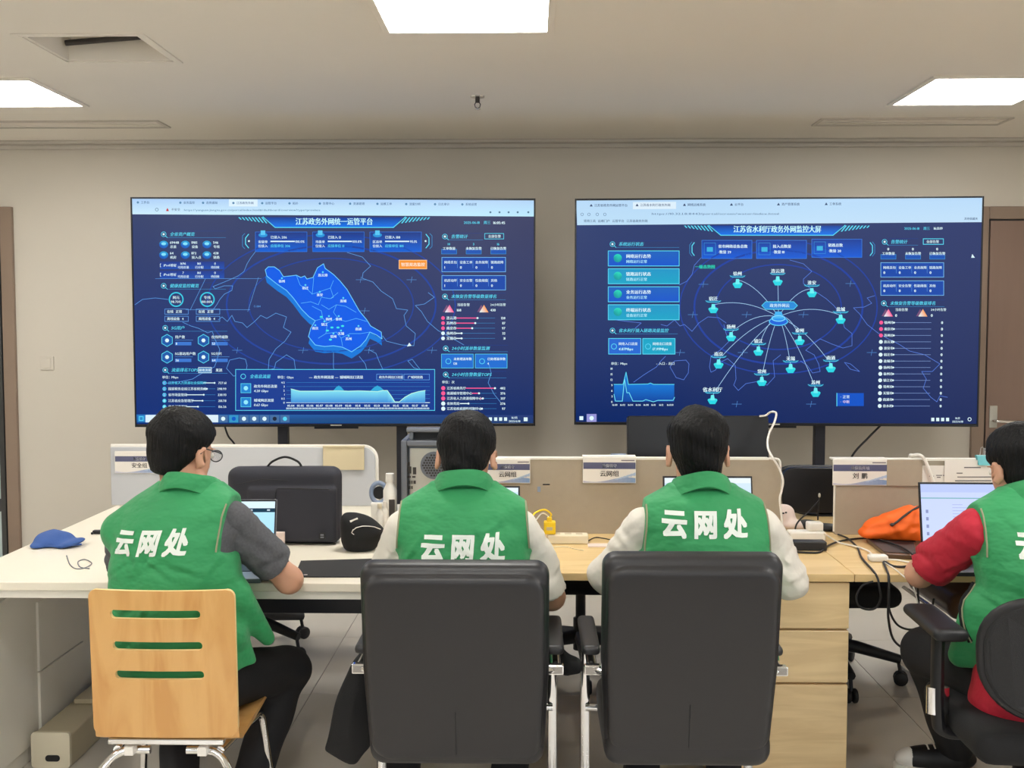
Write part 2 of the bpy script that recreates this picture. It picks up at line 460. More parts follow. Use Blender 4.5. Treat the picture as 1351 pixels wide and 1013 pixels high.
class Draw:
    """flat print in picture coordinates, mapped to a plane by fn(u, v, layer)"""
    def __init__(s, fn): s.fn = fn; s.v = []; s.f = []; s.c = []
    def poly(s, pts, col, L=1, cols=None):
        o = len(s.v)
        for i, p in enumerate(pts): s.v.append(s.fn(p[0], p[1], L)); s.c.append(cols[i] if cols else col)
        s.f.append(tuple(range(o, o+len(pts))))
    def rect(s, x0, y0, x1, y1, col, L=1, col2=None):      # col2: colour at the lower edge
        s.poly([(x0, y1), (x1, y1), (x1, y0), (x0, y0)], col, L, [col2, col2, col, col] if col2 else None)
    def line(s, pts, w, col, L=2, closed=False):
        n = len(pts)
        for i in range(n if closed else n-1):
            (x0, y0), (x1, y1) = pts[i], pts[(i+1) % n]
            d = math.hypot(x1-x0, y1-y0)
            if d < 1e-6: continue
            nx, ny = -(y1-y0)/d*w/2, (x1-x0)/d*w/2; ex, ey = (x1-x0)/d*w*.3, (y1-y0)/d*w*.3
            s.poly([(x0-ex+nx, y0-ey+ny), (x1+ex+nx, y1+ey+ny), (x1+ex-nx, y1+ey-ny), (x0-ex-nx, y0-ey-ny)], col, L)
    def frame(s, x0, y0, x1, y1, w, col, L=2): s.line([(x0, y0), (x1, y0), (x1, y1), (x0, y1)], w, col, L, True)
    def disc(s, x, y, r, col, L=2, ry=None, n=14, col2=None):
        ry = ry or r
        pts = [(x+r*math.cos(2*PI*k/n), y-ry*math.sin(2*PI*k/n)) for k in range(n)]
        s.poly(pts, col, L, [col if p[1] < y else col2 for p in pts] if col2 else None)
    def ring(s, x, y, r, w, col, L=2, ry=None, n=28, a0=0, a1=360):
        ry = ry or r
        m = max(3, int(n*abs(a1-a0)/360))
        pts = [(x+r*math.cos(math.radians(a0+(a1-a0)*k/m)), y-ry*math.sin(math.radians(a0+(a1-a0)*k/m))) for k in range(m+1)]
        s.line(pts, w, col, L)
    def text(s, t, x, y, h, col, L=4, align='l', bold=.015, shear=0., width=None):   # y: middle of the line
        V, F, w = layout(t, bold)
        if not len(V): return
        k = h/.95; kx = (width/w) if width else k
        V = V.copy(); V[:, 0] += V[:, 1]*shear
        ox = x-(w*kx/2 if align == 'c' else w*kx if align == 'r' else 0)
        o = len(s.v)
        for a, b in V: s.v.append(s.fn(ox+a*kx, y-(b-.36)*k, L)); s.c.append(col)
        for f in F: s.f.append(tuple(int(i)+o for i in f))
    def build(s, name, m, parent, label=None):
        V = np.array([tuple(v) for v in s.v])-np.array(origin(parent))
        o = bpy.data.objects.new(name, mesh_np(name, V, s.f, m, False, cols=s.c)); put(o, parent)
        if label: o['label'] = label
        return o

# ------------------------------------------------------------------ the room
XL, XR, YB, YF, ZC = -4.3, 3.9, 6.66, -3.5, 2.634
def struct(o): o['kind'] = 'structure'; return o
fl = struct(MB().box(XL, XR, YF, YB, -.1, -.004).build('floor', 'grout'))
TS = .8
tile_me = None
for i in range(-5, 7):
    for j in range(-3, 5):
        x0, y0 = -.919+TS*i, 3.61+TS*j
        a0, a1, b0, b1 = max(x0, XL), min(x0+TS, XR), max(y0, YF), min(y0+TS, YB)
        if a1-a0 < .05 or b1-b0 < .05: continue
        full = a1-a0 > TS-.001 and b1-b0 > TS-.001
        if full and tile_me is not None:
            o = bpy.data.objects.new('tile', tile_me); put(o, fl)
        else:
            m = MB().box(.0015, a1-a0-.0015, .0015, b1-b0-.0015, -.004, 0)
            o = m.build('tile', 'tile', fl, local=True)
            if full: tile_me = o.data
        o.location = (a0, b0, 0)
VX0, VX1, VY0, VY1 = -1.95, -1.50, 4.17, 4.58          # open service hatch
m = MB()
m.box(XL, VX0, YF, YB, ZC, ZC+.06); m.box(VX1, XR, YF, YB, ZC, ZC+.06); m.box(VX0, VX1, YF, VY0, ZC, ZC+.06); m.box(VX0, VX1, VY1, YB, ZC, ZC+.06)
struct(m.build('ceiling', 'ceiling'))
struct(MB().box(XL-.1, XR+.1, YB, YB+.1, -.1, ZC+.3).build('wall_back', 'wall'))
struct(MB().box(XL-.1, XL, YF, YB, -.1, ZC+.3).build('wall_left', 'wall'))
m = MB(); m.box(XR, XR+.1, YF, -2.0, -.1, ZC+.3); m.box(XR, XR+.1, 2.4, YB, -.1, ZC+.3); m.box(XR, XR+.1, -2.0, 2.4, -.1, .7); m.box(XR, XR+.1, -2.0, 2.4, 2.4, ZC+.3)
struct(m.build('wall_right', 'wall'))
m = MB()
for y in (-2.0, -.55, .92, 2.35): m.box(XR+.02, XR+.08, y, y+.05, .7, 2.4)
m.box(XR+.02, XR+.08, -2.0, 2.4, .7, .75); m.box(XR+.02, XR+.08, -2.0, 2.4, 2.35, 2.4)
struct(m.build('added_window_2', 'white_plastic'))  # unseen window frame, added with its opening to bring in light from the right
m = MB(); m.box(XL-.1, -3.4, YF-.1, YF, -.1, ZC+.3); m.box(3.0, XR+.1, YF-.1, YF, -.1, ZC+.3); m.box(-3.4, 3.0, YF-.1, YF, -.1, .7); m.box(-3.4, 3.0, YF-.1, YF, 2.4, ZC+.3)
struct(m.build('wall_front', 'wall'))
m = MB()
for x in (-3.4, -1.3, .84, 2.95): m.box(x, x+.05, YF-.08, YF-.02, .7, 2.4)
m.box(-3.4, 3.0, YF-.08, YF-.02, .7, .75); m.box(-3.4, 3.0, YF-.08, YF-.02, 2.35, 2.4)
struct(m.build('added_window_1', 'white_plastic'))  # unseen window frame behind the camera, added with its opening for frontal daylight
m = MB(); m.box(XL, XR, YB-.10, YB, ZC-.018, ZC); m.box(XL, XR, YB-.05, YB, ZC-.042, ZC-.018)
struct(m.build('trim_1', 'cornice', bevel=.006))
m = MB(); m.box(-2.95, 2.70, YB-.012, YB, 0, .1)
struct(m.build('baseboard_back', 'door_frame', bevel=.003))
# doors in the back wall
def door(name, x0, x1, top, side, glass):
    fw = .075
    r = struct(bpy.data.objects.new(name, None)); r.location = ((x0+x1)/2, YB, 0); put(r)
    m = MB(); m.box(x0, x0+fw, YB-.03, YB, 0, top); m.box(x1-fw, x1, YB-.03, YB, 0, top); m.box(x0+fw, x1-fw, YB-.03, YB, top-fw, top)
    m.build('door_frame', 'door_frame', r, bevel=.004)
    m = MB(); m.box(x0+fw, x1-fw, YB-.004, YB, 0, top-fw); m.build('door_gap', 'dark_band', r)
    a, b = x0+fw+.012, x1-fw-.012
    if glass:
        m = MB(); m.box(a, a+.03, YB-.02, YB-.004, 0, top-fw-.01); m.box(b-.03, b, YB-.02, YB-.004, 0, top-fw-.01)
        m.box(a+.03, b-.03, YB-.02, YB-.004, .36, .44); m.build('door_rail', 'dark_band', r)
        MB().box(a+.03, b-.03, YB-.015, YB-.006, .44, top-fw-.01).build('glass_pane', 'door_glass', r)
        MB().box(a+.03, b-.03, YB-.015, YB-.006, 0.01, .36).build('glass_pane', 'door_glass', r)
    else:
        lf = MB().box(a, b, YB-.022, YB-.004, .005, top-fw-.01).build('door_leaf', 'door_brown', r, bevel=.003)
        return r, a, b
    return r, a, b
door('door_1', -4.16, P(21, 400, YB).x, 2.245, 1, True)
dr, da, db = door('door_2', P(1283, 420, YB).x, 3.72, 2.235, 0, False)
h = P(1311, 546, YB-.03)
hd = MB().box(h.x-.024, h.x+.024, YB-.028, YB-.022, h.z-.085, h.z+.05).build('lock_plate', 'io_steel', dr, bevel=.003)
MB().tube(fillet([(h.x-.005, YB-.025, h.z-.04), (h.x-.005, YB-.075, h.z-.04), (h.x+.13, YB-.075, h.z-.045)], .02), .010, 10).build('lever', 'chrome', hd, smooth=True)
MB().lathe([(.018, 0), (.018, .008), (.008, .012)], (h.x, YB-.022, h.z-.13), 16, Matrix.Rotation(PI/2, 3, 'X')).build('keyhole', 'io_steel', dr, smooth=True)
# wall switch
c = P(62.5, 479, YB)
t = thing('light_switch', 'small white square light switch on the left of the back wall', 'switch', (c.x, YB, c.z-.043))
MB().box(c.x-.043, c.x+.043, YB-.009, YB, c.z-.043, c.z+.043).build('plate', 'wall', t, bevel=.003)
MB().box(c.x-.027, c.x+.027, YB-.013, YB-.009, c.z-.03, c.z+.03).build('rocker', 'wall', t, bevel=.002)

# ceiling fittings
def led_panel(x0, y0, label):
    t = thing('ceiling_light', label, 'ceiling light', (x0+.3, y0+.3, ZC), group='LED ceiling panels')
    m = MB(); z0, z1 = ZC-.010, ZC
    for b in ((x0-.02, x0+.006, y0-.02, y0+.62), (x0+.594, x0+.62, y0-.02, y0+.62), (x0+.006, x0+.594, y0-.02, y0+.006), (x0+.006, x0+.594, y0+.594, y0+.62)):
        m.box(*b, z0, z1)
    m.build('frame', 'ceiling', t, bevel=.002)
    MB().box(x0+.006, x0+.594, y0+.006, y0+.594, ZC-.006, ZC-.001).build('diffuser', 'led', t)
led_panel(-.54, 3.53, 'square LED ceiling panel at the top middle, cut by the frame')
led_panel(-2.86, 4.90, 'LED ceiling panel at the left, beyond the open hatch')
led_panel(1.80, 4.94, 'LED ceiling panel at the right, above the right screen')
for k, (x, y) in enumerate(((-2.86, 2.15), (1.80, 2.15), (-.54, .78), (-2.86, -.6), (1.8, -.6), (-.54, -1.97))):
    led_panel(x, y, 'LED ceiling panel behind the photographer, ' + ('left of the front row', 'right of the front row', 'in the middle of the room', 'left of the last row', 'right of the last row', 'by the front wall')[k])
# service hatch
t = thing('ceiling_hatch', 'open white service hatch in the ceiling with its flap hanging ajar', 'hatch', ((VX0+VX1)/2, (VY0+VY1)/2, ZC))
m = MB(); th = .012
m.box(VX0-.03, VX0, VY0-.03, VY1+.03, ZC-.006, ZC); m.box(VX1, VX1+.03, VY0-.03, VY1+.03, ZC-.006, ZC); m.box(VX0, VX1, VY0-.03, VY0, ZC-.006, ZC); m.box(VX0, VX1, VY1, VY1+.03, ZC-.006, ZC)
m.build('frame', 'ceiling', t, bevel=.002)
m = MB(); m.box(VX0, VX0+th, VY0, VY1, ZC, ZC+.13); m.box(VX1-th, VX1, VY0, VY1, ZC, ZC+.13); m.box(VX0, VX1, VY0, VY0+th, ZC, ZC+.13); m.box(VX0, VX1, VY1-th, VY1, ZC, ZC+.13); m.box(VX0, VX1, VY0, VY1, ZC+.13, ZC+.15)
m.build('shaft', 'ceiling', t)
m = MB(); m.box(VX0+th, VX1-th, VY0+.05, VY1-.03, 0, .01, Matrix.Translation((0, 0, ZC+.02)) @ Matrix.Translation((0, VY0+.05, 0)) @ Matrix.Rotation(math.radians(14), 4, 'X') @ Matrix.Translation((0, -VY0-.05, 0)))
m.build('flap', 'ceiling', t, bevel=.002)
m = MB().tube([(VX0+.02, VY1-.06, ZC+.06), (VX1-.02, VY1-.03, ZC+.10)], .012, 8); m.build('pipe', 'vent_dark', t, smooth=True)
# linear air diffusers
for x0, x1, lb in ((-3.08, -2.03, 'long slot air diffuser in the ceiling near the left door'), (1.55, 2.58, 'long slot air diffuser in the ceiling above the right screen')):
    t = thing('air_diffuser', lb, 'air vent', ((x0+x1)/2, 6.02, ZC), group='slot air diffusers')
    m = MB(); y0, y1 = 5.92, 6.13
    m.box(x0, x1, y0, y0+.02, ZC-.008, ZC); m.box(x0, x1, y1-.02, y1, ZC-.008, ZC); m.box(x0, x0+.02, y0+.02, y1-.02, ZC-.008, ZC); m.box(x1-.02, x1, y0+.02, y1-.02, ZC-.008, ZC)
    m.build('frame', 'cornice', t, bevel=.002)
    for k in range(3):
        y = y0+.045+k*.05
        MB().box(x0+.02, x1-.02, y, y+.03, ZC-.005, ZC-.001).build('slat', 'ceiling', t)
    MB().box(x0+.02, x1-.02, y0+.02, y1-.02, ZC-.001, ZC).build('slot', 'vent_inside', t)
# sprinkler
c = PZ(630, 127, ZC)
t = thing('fire_sprinkler', 'small chrome fire sprinkler head hanging from the ceiling', 'sprinkler', (c.x, c.y, ZC))
MB().lathe([(.036, 0), (.034, -.006), (.012, -.010)][::-1], (c.x, c.y, ZC), 20).build('flange', 'chrome', t, smooth=True)
MB().lathe([(.011, -.03), (.011, -.008)], (c.x, c.y, ZC), 12).build('neck', 'vent_dark', t)
for s in (-1, 1):
    MB().tube([(c.x+.006*s, c.y, ZC-.028), (c.x+.014*s, c.y, ZC-.038), (c.x+.011*s, c.y, ZC-.052), (c.x, c.y, ZC-.058)], .0025, 6).build('frame_arm', 'vent_dark', t)
MB().lathe([(.004, -.064), (.016, -.062), (.016, -.060), (.004, -.057)], (c.x, c.y, ZC), 14).build('deflector', 'chrome', t)

# ------------------------------------------------------------------ big screens
def cyan(a=1.): return (.18*a, .78*a, .95*a, 1)
WHT = (.75, .95, 1., 1); CY = lin(90, 215, 245); CYD = lin(60, 150, 215); BL = lin(15, 85, 205); BLD = lin(22, 62, 150); LN = lin(95, 160, 235); PK = lin(255, 90, 150); TL_ = lin(20, 165, 200)
def tv(corners, depthL, label, name_side):
    (xl, yt0), (xr, yt1), (xr2, yb1), (xl2, yb0) = corners
    a = P(xl, yt0, depthL); ab = P(xl2, yb0, depthL); H = a.z-ab.z
    best = min((abs((P(xr, yt1, y).z-P(xr2, yb1, y).z)-H), y) for y in np.arange(depthL-.25, depthL+.25, .002))
    yr = best[1]; b = P(xr, yt1, yr); bb = P(xr2, yb1, yr)
    z1 = (a.z+b.z)/2; z0 = (ab.z+bb.z)/2; A = Vector((a.x, depthL, 0)); B = Vector((b.x, yr, 0))
    ux = (B-A).normalized(); n = Vector((ux.y, -ux.x, 0)); Wd = (B-A).length; C0 = (A+B)/2
    t = thing('wall_screen', label, 'television', (C0.x, C0.y, 0), group='two large wall screens')
    M = Matrix(((ux.x, -n.x, 0, A.x), (ux.y, -n.y, 0, A.y), (0, 0, 1, 0), (0, 0, 0, 1)))   # x along, y away from viewer
    MB().box(.02, Wd-.02, .012, .06, z0+.02, z1-.02, M).build('housing', 'tv_black', t, bevel=.008)
    m = MB(); w = .009
    m.box(0, w, -.004, .014, z0, z1, M); m.box(Wd-w, Wd, -.004, .014, z0, z1, M); m.box(w, Wd-w, -.004, .014, z1-w, z1, M); m.box(w, Wd-w, -.004, .014, z0, z0+.016, M)
    m.build('bezel', 'tv_black', t, bevel=.002)
    MB().box(w, Wd-w, .002, .012, z0+.016, z1-w, M).build('panel', 'tv_black', t)
    MB().box(Wd/2-.03, Wd/2+.03, -.006, -.004, z0+.005, z0+.011, M).build('badge', 'io_steel', t)
    MB().box(Wd/2-.12, Wd/2+.12, 0.0, .03, z0-.012, z0, M).build('sensor_bar', 'tv_black', t)
    p0 = A+Vector((0, 0, z0))
    def fn(px, py, L):
        d = ray(px, py); q = CAM+d*((p0-CAM).dot(n)/d.dot(n)); return q+n*(.0005*L)
    fn.M = M; fn.W = Wd; fn.z0 = z0; fn.z1 = z1
    return t, fn
def stand(t, fn, posts, label):
    M, z0 = fn.M, fn.z0
    s = thing('screen_stand', label, 'stand', t.location, group='black stands of the wall screens')
    inv = M.inverted()
    for px in posts:
        q = inv @ P(px, 580, t.location.y)
        MB().box(q.x-.028, q.x+.028, .08, .14, .08, z0+1.0, M).build('post', 'black_metal', s, bevel=.004)
        MB().box(q.x-.03, q.x+.03, -.28, .40, .05, .10, M).build('foot', 'black_metal', s, bevel=.004)
        for yy in (-.25, .37):
            MB().lathe([(.03, -.014), (.03, .014)], M @ Vector((q.x, yy, .03)), 14, Matrix.Rotation(PI/2, 3, 'Y')).build('caster', 'black_plastic', s)
        MB().box(q.x-.03, q.x+.03, .058, .082, z0+.2, z0+.95, M).build('bracket', 'black_metal', s)
    q0, q1 = inv @ P(posts[0], 580, t.location.y), inv @ P(posts[1], 580, t.location.y)
    MB().box(q0.x, q1.x, .09, .13, .30, .36, M).build('crossbar', 'black_metal', s, bevel=.004)
LT, lfn = tv(((172, 259.3), (706.5, 262.3), (705.3, 562.5), (176.5, 562.8)), 5.86, 'left wall screen showing a blue map dashboard with an area chart below', 0)
stand(LT, lfn, (370, 528), 'black stand with two posts carrying the left wall screen')
RT, rfn = tv(((758.5, 262.5), (1298.3, 258.3), (1291.3, 562.6), (757.3, 560.5)), 5.95, 'right wall screen showing a network of city nodes around a hub', 1)
stand(RT, rfn, (928, 1086), 'black stand with two posts carrying the right wall screen')

def lerpc(a, b, t): return tuple(a[i]*(1-t)+b[i]*t for i in range(4))
def background(D, x0, y0, x1, y1, tl, tr, bl, br, nx=12, ny=8):  # page gradient, with the haze reflected on the glass painted into its colours
    for i in range(nx):
        for j in range(ny):
            c = lambda u, v: lerpc(lerpc(tl, tr, u), lerpc(bl, br, u), v)
            u0, u1, v0, v1 = i/nx, (i+1)/nx, j/ny, (j+1)/ny
            q = lambda u, v: ((x0(v) if callable(x0) else x0)*(1-u)+(x1(v) if callable(x1) else x1)*u, (y0(u))*(1-v)+(y1(u))*v)
            D.poly([q(u0, v1), q(u1, v1), q(u1, v0), q(u0, v0)], None, 0, [c(u0, v1), c(u1, v1), c(u1, v0), c(u0, v0)])
def header(D, x, y, t, w):
    D.ring(x, y, 3.2, .7, CY, 2, n=14); D.disc(x, y, 1.5, WHT, 3, n=8); D.line([(x+2, y+2), (x+5, y+4.5)], .8, CY, 2)
    D.text(t, x+8, y, 5.2, CY, 4, bold=.02, shear=.22)
    D.line([(x+6, y-4.2), (x+w, y-4.2)], .35, BLD, 2); D.line([(x+6, y+4.4), (x+w, y+4.4)], .35, CYD, 2)
def titleplate(D, x0, x1, y0, y1, t, tx0, tx1, ty):
    D.poly([(x0+13, y1), (x1-13, y1), (x1, y0), (x0, y0)], BL, 1, [lin(20, 120, 240), lin(20, 120, 240), BLD, BLD])
    D.line([(x0-3, y0-.5), (x0+13, y1), (x1-13, y1), (x1+3, y0-.5)], 1.1, CY, 2)
    D.text(t, (tx0+tx1)/2, ty, 9.4, lin(200, 250, 255), 4, 'c', bold=.035, width=tx1-tx0)
    for k in range(8):
        g = 4.3*k; hh = 3+.7*k
        D.poly([(x0-35+g+hh*.75, y0+hh), (x0-33.2+g+hh*.75, y0+hh), (x0-33.5+g, y0), (x0-35.6+g, y0)], CY, 2)
        D.poly([(x1+33.2-g-hh*.75, y0+hh), (x1+35-g-hh*.75, y0+hh), (x1+35.6-g, y0), (x1+33.5-g, y0)], CY, 2)
def plus(D, x, y, r=4): D.line([(x-r*1.6, y), (x+r*1.6, y)], .4, LN, 2); D.line([(x+.8, y-r), (x-.8, y+r)], .4, LN, 2)
def alerts(D, x, y):
    for dx, c in ((0, PK), (45.5, lin(250, 160, 90))):
        D.poly([(x+dx-9, y+4.5), (x+dx+2, y+4.5), (x+dx-3.5, y-5)], lin(120, 80, 120), 2)
        D.poly([(x+dx-6, y+5), (x+dx+6, y+5), (x+dx, y-5)], c, 3, [WHT, c, c])

# left dashboard
D = Draw(lfn)
background(D, lambda v: 174+4.5*v, lambda u: 261.2+3.2*u, lambda v: 704.8-1.2*v, lambda u: 559.3+.3*u, lin(54, 66, 106), lin(62, 66, 100), lin(4, 46, 122), lin(14, 44, 106))
BAR = lin(196, 226, 250)
D.poly([(174.2, 282.6), (704.6, 285.6), (704.8, 264.4), (174, 261.2)], BAR, 1, [lin(205, 238, 255), lin(190, 235, 255), lin(180, 214, 248), lin(172, 206, 246)])
D.poly([(302, 272.3), (340, 272.5), (340, 263.2), (302, 262.9)], lin(222, 242, 255), 2)
for k, x in enumerate((182, 238, 268, 308, 346, 382, 422, 462, 498, 536, 574, 610)):
    D.disc(x, 267+.006*(x-174), 1.6, lin(90, 140, 180), 3, n=8)
    D.text(('工作台', '业务监控', '态势感知', '江苏政务外网', '运管平台', '拓扑', '告警中心', '资源管理', '运维工单', '流量分析', '日志审计', '系统设置')[k], x+4, 267+.006*(x-174), 3.6, lin(70, 105, 150), 3)
D.ring(207, 276.5, 2, .6, lin(90, 120, 150), 3, n=10); D.poly([(219, 278.5), (223, 278.5), (221, 274)], lin(200, 60, 70), 3)
D.text('不安全', 226, 276.5, 3.8, lin(90, 110, 140), 3); D.text('https://yunguan.jiangsu.gov.cn/portal/index.html#/dashboard/overview?type=province', 243, 277, 3.6, lin(90, 140, 175), 3, width=180)
for k, x in enumerate((647, 659, 671, 683, 697)): D.disc(x, 280, 1.4, lin(80, 120, 150), 3, n=8)
titleplate(D, 350, 532, 286.6, 300, '江苏政务外网统一运管平台', 390, 492, 292.3)
D.text('2025-06-18', 612, 293.6, 4.4, CY, 4); D.text('周三', 638, 293.6, 4.4, CY, 4); D.text('16:05:45', 651, 293.8, 4.6, WHT, 4, bold=.03)
for r, w in ((150, 2.2), (118, 1.4), (178, 1.6)): D.ring(437, 402, r*.92, w, lin(32, 66, 158), 1, ry=r*.52, n=60)
# coast lines behind
for pts in ([(337, 332), (331, 340), (326, 348), (322, 358), (314, 364), (303, 369), (291, 374), (281, 378), (284, 381), (296, 377), (307, 377), (306, 383), (296, 388), (290, 395), (286, 402), (280, 410)],
            [(178, 402), (188, 395), (205, 393), (222, 395)], [(241, 425), (252, 430), (262, 433), (274, 439), (280, 437), (284, 448), (290, 461), (286, 476), (283, 484), (270, 490), (254, 500), (240, 503), (216, 506)],
            [(288, 422), (293, 418), (300, 424), (306, 416), (310, 424), (320, 426), (326, 432), (336, 424), (344, 416), (352, 420), (364, 413), (378, 418), (374, 432), (384, 438), (376, 450), (364, 460), (355, 474), (354, 488), (362, 486), (364, 478), (378, 468), (388, 474), (390, 488), (389, 506), (386, 512)],
            [(299, 486), (303, 475), (316, 472), (324, 474), (326, 482), (324, 494), (308, 496), (299, 486)],
            [(458, 333), (478, 339), (489, 351), (479, 360), (478, 367), (492, 372), (503, 384), (518, 394), (523, 407), (538, 409), (533, 416), (536, 430), (548, 440), (546, 456), (530, 455), (510, 450), (505, 443)],
            [(565, 386), (573, 392), (560, 401), (548, 403), (556, 411), (564, 424), (578, 436), (600, 448), (612, 455)],
            [(474, 470), (482, 480), (484, 488), (492, 492), (505, 487), (500, 476), (496, 466), (486, 461)], [(538, 476), (544, 474), (550, 482), (555, 488), (546, 485), (538, 476)],
            [(440, 465), (440, 485), (444, 494), (437, 502)], [(645, 480), (648, 492), (644, 505), (652, 520), (660, 530)]): D.line(pts, .6, LN, 2)
for x, y in ((476, 369), (543, 369), (481, 410), (313, 462), (400, 462), (487, 462), (570, 462)): plus(D, x, y)
D.line([(271, 368), (251, 409)], .5, LN, 2); D.line([(341, 366), (327, 411)], .5, LN, 2); D.line([(205, 367.5), (345, 367.5)], .45, LN, 2); D.line([(245, 408.5), (330, 408.5)], .45, LN, 2); D.text('C-204', 335, 404, 3.2, LN, 3)
# province map
ex = 11
mp = [(350, 356), (354, 352), (362, 352), (369, 357), (374, 365), (383, 364), (391, 363), (397, 366), (402, 364), (405, 368), (413, 366), (419, 353), (427, 348), (429, 354), (440, 362), (449, 371), (458, 382), (466, 396), (474, 410), (484, 422), (489, 430), (503, 438), (504, 447), (497, 442), (488, 438), (483, 448), (476, 456), (464, 464), (452, 458), (440, 456), (428, 457), (416, 455), (407, 444), (410, 433), (416, 423), (408, 418), (398, 408), (387, 393), (378, 383), (366, 375), (352, 364)]
D.poly([(x, y+ex*(.8)) for x, y in mp][::-1], lin(14, 120, 220), 1)
D.poly(mp[::-1], lin(0, 92, 232), 2)
D.line(mp, .9, lin(110, 205, 255), 3, True)
for pts in ([(391, 363), (396, 376), (406, 382), (412, 388), (424, 384), (436, 380), (440, 370)], [(397, 400), (410, 398), (420, 402), (424, 392), (436, 394), (446, 386)], [(424, 402), (434, 408), (444, 402), (456, 404), (470, 412)],
            [(416, 423), (426, 420), (432, 426), (444, 420), (456, 424), (470, 420), (484, 424)], [(426, 420), (424, 410), (412, 404)], [(432, 426), (430, 440), (420, 446)], [(430, 440), (444, 438), (450, 446), (462, 440), (476, 440), (488, 438)], [(450, 446), (452, 456)],
            [(444, 402), (440, 412), (446, 420)], [(412, 388), (414, 366)], [(436, 380), (440, 392), (436, 394)]): D.line(pts, .55, lin(90, 190, 250), 3)
for n_, x, y in (('徐州', 372, 371), ('连云港', 426, 363), ('宿迁', 403, 380), ('淮安', 422, 389), ('盐城', 453, 397), ('扬州', 434, 421), ('泰州', 447, 421), ('南通', 473, 434), ('镇江', 428, 428), ('南京', 416, 433), ('常州', 440, 444), ('无锡', 450, 440), ('苏州', 460, 447)):
    D.text(n_, x, y, 4, WHT, 5, 'c', bold=.03); D.disc(x, y-4, 1.3, CY, 4, n=8)
for x, y in ((432, 436), (438, 432), (446, 432), (436, 448), (424, 418), (452, 430)): D.disc(x, y, 2.2, lin(60, 230, 230), 4, ry=1.3, n=10)
# top cards
for k, (x, a, b_, c) in enumerate(((337, '省级单位接入', '已接入 206', '100.0%'), (412.5, '市级单位接入', '已接入 13', '100.0%'), (488, '区县单位接入', '已接入 188', '95.1%'))):
    D.rect(x, 306+.01*k, x+68, 332, lin(34, 58, 130), 1, lin(10, 96, 214)); D.frame(x, 306, x+68, 332, .6, lin(50, 120, 225), 2)
    D.disc(x+10, 310, 6, lin(40, 150, 220), 3, ry=3); D.rect(x+7, 304, x+13, 310, lin(90, 200, 245), 4)
    D.text(a[:3], x+10, 319, 4, WHT, 4, 'c'); D.text(a[3:], x+10, 324.5, 4, WHT, 4, 'c')
    D.text(b_, x+20, 313, 4.2, WHT, 4); D.rect(x+20, 317.6, x+52, 319.2, WHT, 4); D.text(c, x+53, 318.6, 4.2, WHT, 4); D.text('应接单位 ' + b_.split()[1], x+20, 324.4, 4.2, CY, 4)
for x, s in ((324, 1), (566, -1)):
    D.line([(x+4*s, 309), (x, 314), (x, 322), (x+4*s, 327)], 1.2, CY, 2); D.line([(x-1*s, 308), (x-4*s, 311), (x-4*s, 325), (x-1*s, 328)], .6, CYD, 2); D.disc(x+4.5*s, 318, 1.3, WHT, 3, n=8)
D.rect(526.5, 343.2, 563, 354.6, lin(250, 150, 50), 2); D.frame(526.5, 343.2, 563, 354.6, .8, lin(255, 205, 150), 3); D.text('智慧双态监控', 545, 349, 5, lin(255, 240, 220), 4, 'c', bold=.03)
# left column
header(D, 216, 309, '全省资产概览', 82)
for k in range(6):
    x = 216+28.5*(k % 3); y = 322.5+14*(k//3)
    D.disc(x, y, 6, lin(40, 170, 225), 2, ry=5, col2=lin(20, 90, 190)); D.disc(x, y-1, 3.2, lin(130, 225, 250), 3, ry=2)
    D.text(('69448', '1905', '546', '64', '1172', '428')[k], x+8.5, y-2.6, 4.2, WHT, 4, bold=.03); D.text(('总量', '设备', '专线', '机房', '接入点', '链路')[k], x+8.5, y+3, 4, WHT, 4, bold=.02)
for y, t_, q in ((350, 'IPv4地址', '1696'), (362.2, 'IPv6地址', '7')):
    D.rect(211, y-5, 296, y+5, lin(32, 58, 140), 1, lin(30, 80, 180)); D.line([(212.5, y-2), (211.5, y-2), (211.5, y+2), (212.5, y+2)], .6, WHT, 3); D.text(t_, 216, y, 4.2, WHT, 4, shear=.2)
    for k in range(3): D.text((q, '1161', '0')[k], 242+21*k, y-2.4, 4, WHT, 4, 'c'); D.text(('可用总量', '已分配', '待回收')[k], 242+21*k, y+2.6, 3.6, WHT, 4, 'c')
header(D, 216, 377, '健康度监控概览', 82)
for x, a, b_ in ((232.5, '网元', '98.70%'), (273.5, '专线', '100.00%')):
    D.ring(x, 395, 9, 1.6, lin(60, 205, 235), 2); D.text(a, x, 392.5, 4.4, WHT, 4, 'c'); D.text(b_, x, 398, 4.2, WHT, 4, 'c')
for x in (217.5, 259):
    for y, t_ in ((411, '在线  正常'), (420.5, '离线设备  4')):
        D.frame(x, y-3.4, x+31, y+3.4, .6, LN, 2); D.text(t_, x+3, y, 4, WHT, 4, bold=.03)
header(D, 218, 432.5, '5G用户', 82)
for k in range(4):
    x, y = 220.5+48*(k % 2), 449+22*(k//2)
    hx = [(x+8*math.cos(math.radians(30+60*q)), y-8*math.sin(math.radians(30+60*q))) for q in range(6)]
    D.poly(hx, lin(30, 90, 170), 1); D.line(hx, .8, CY, 2, True); D.disc(x, y, 2.8, WHT, 3, n=6)
    D.text(('用户数', '在线终端数', '5G基站用户数', '5G分片')[k], x+10.5, y-4.5, 4.2, WHT, 4); D.line([(x+10.5, y-.4), (x+34, y-.4)], .4, LN, 2); D.rect(x+10.5, y+2, x+32, y+6.5, lin(60, 120, 210), 1); D.text(('8', '53', '56', '64')[k], x+11.5, y+4.2, 4.2, WHT, 4)
header(D, 218, 488, '流量排名TOP5', 82)
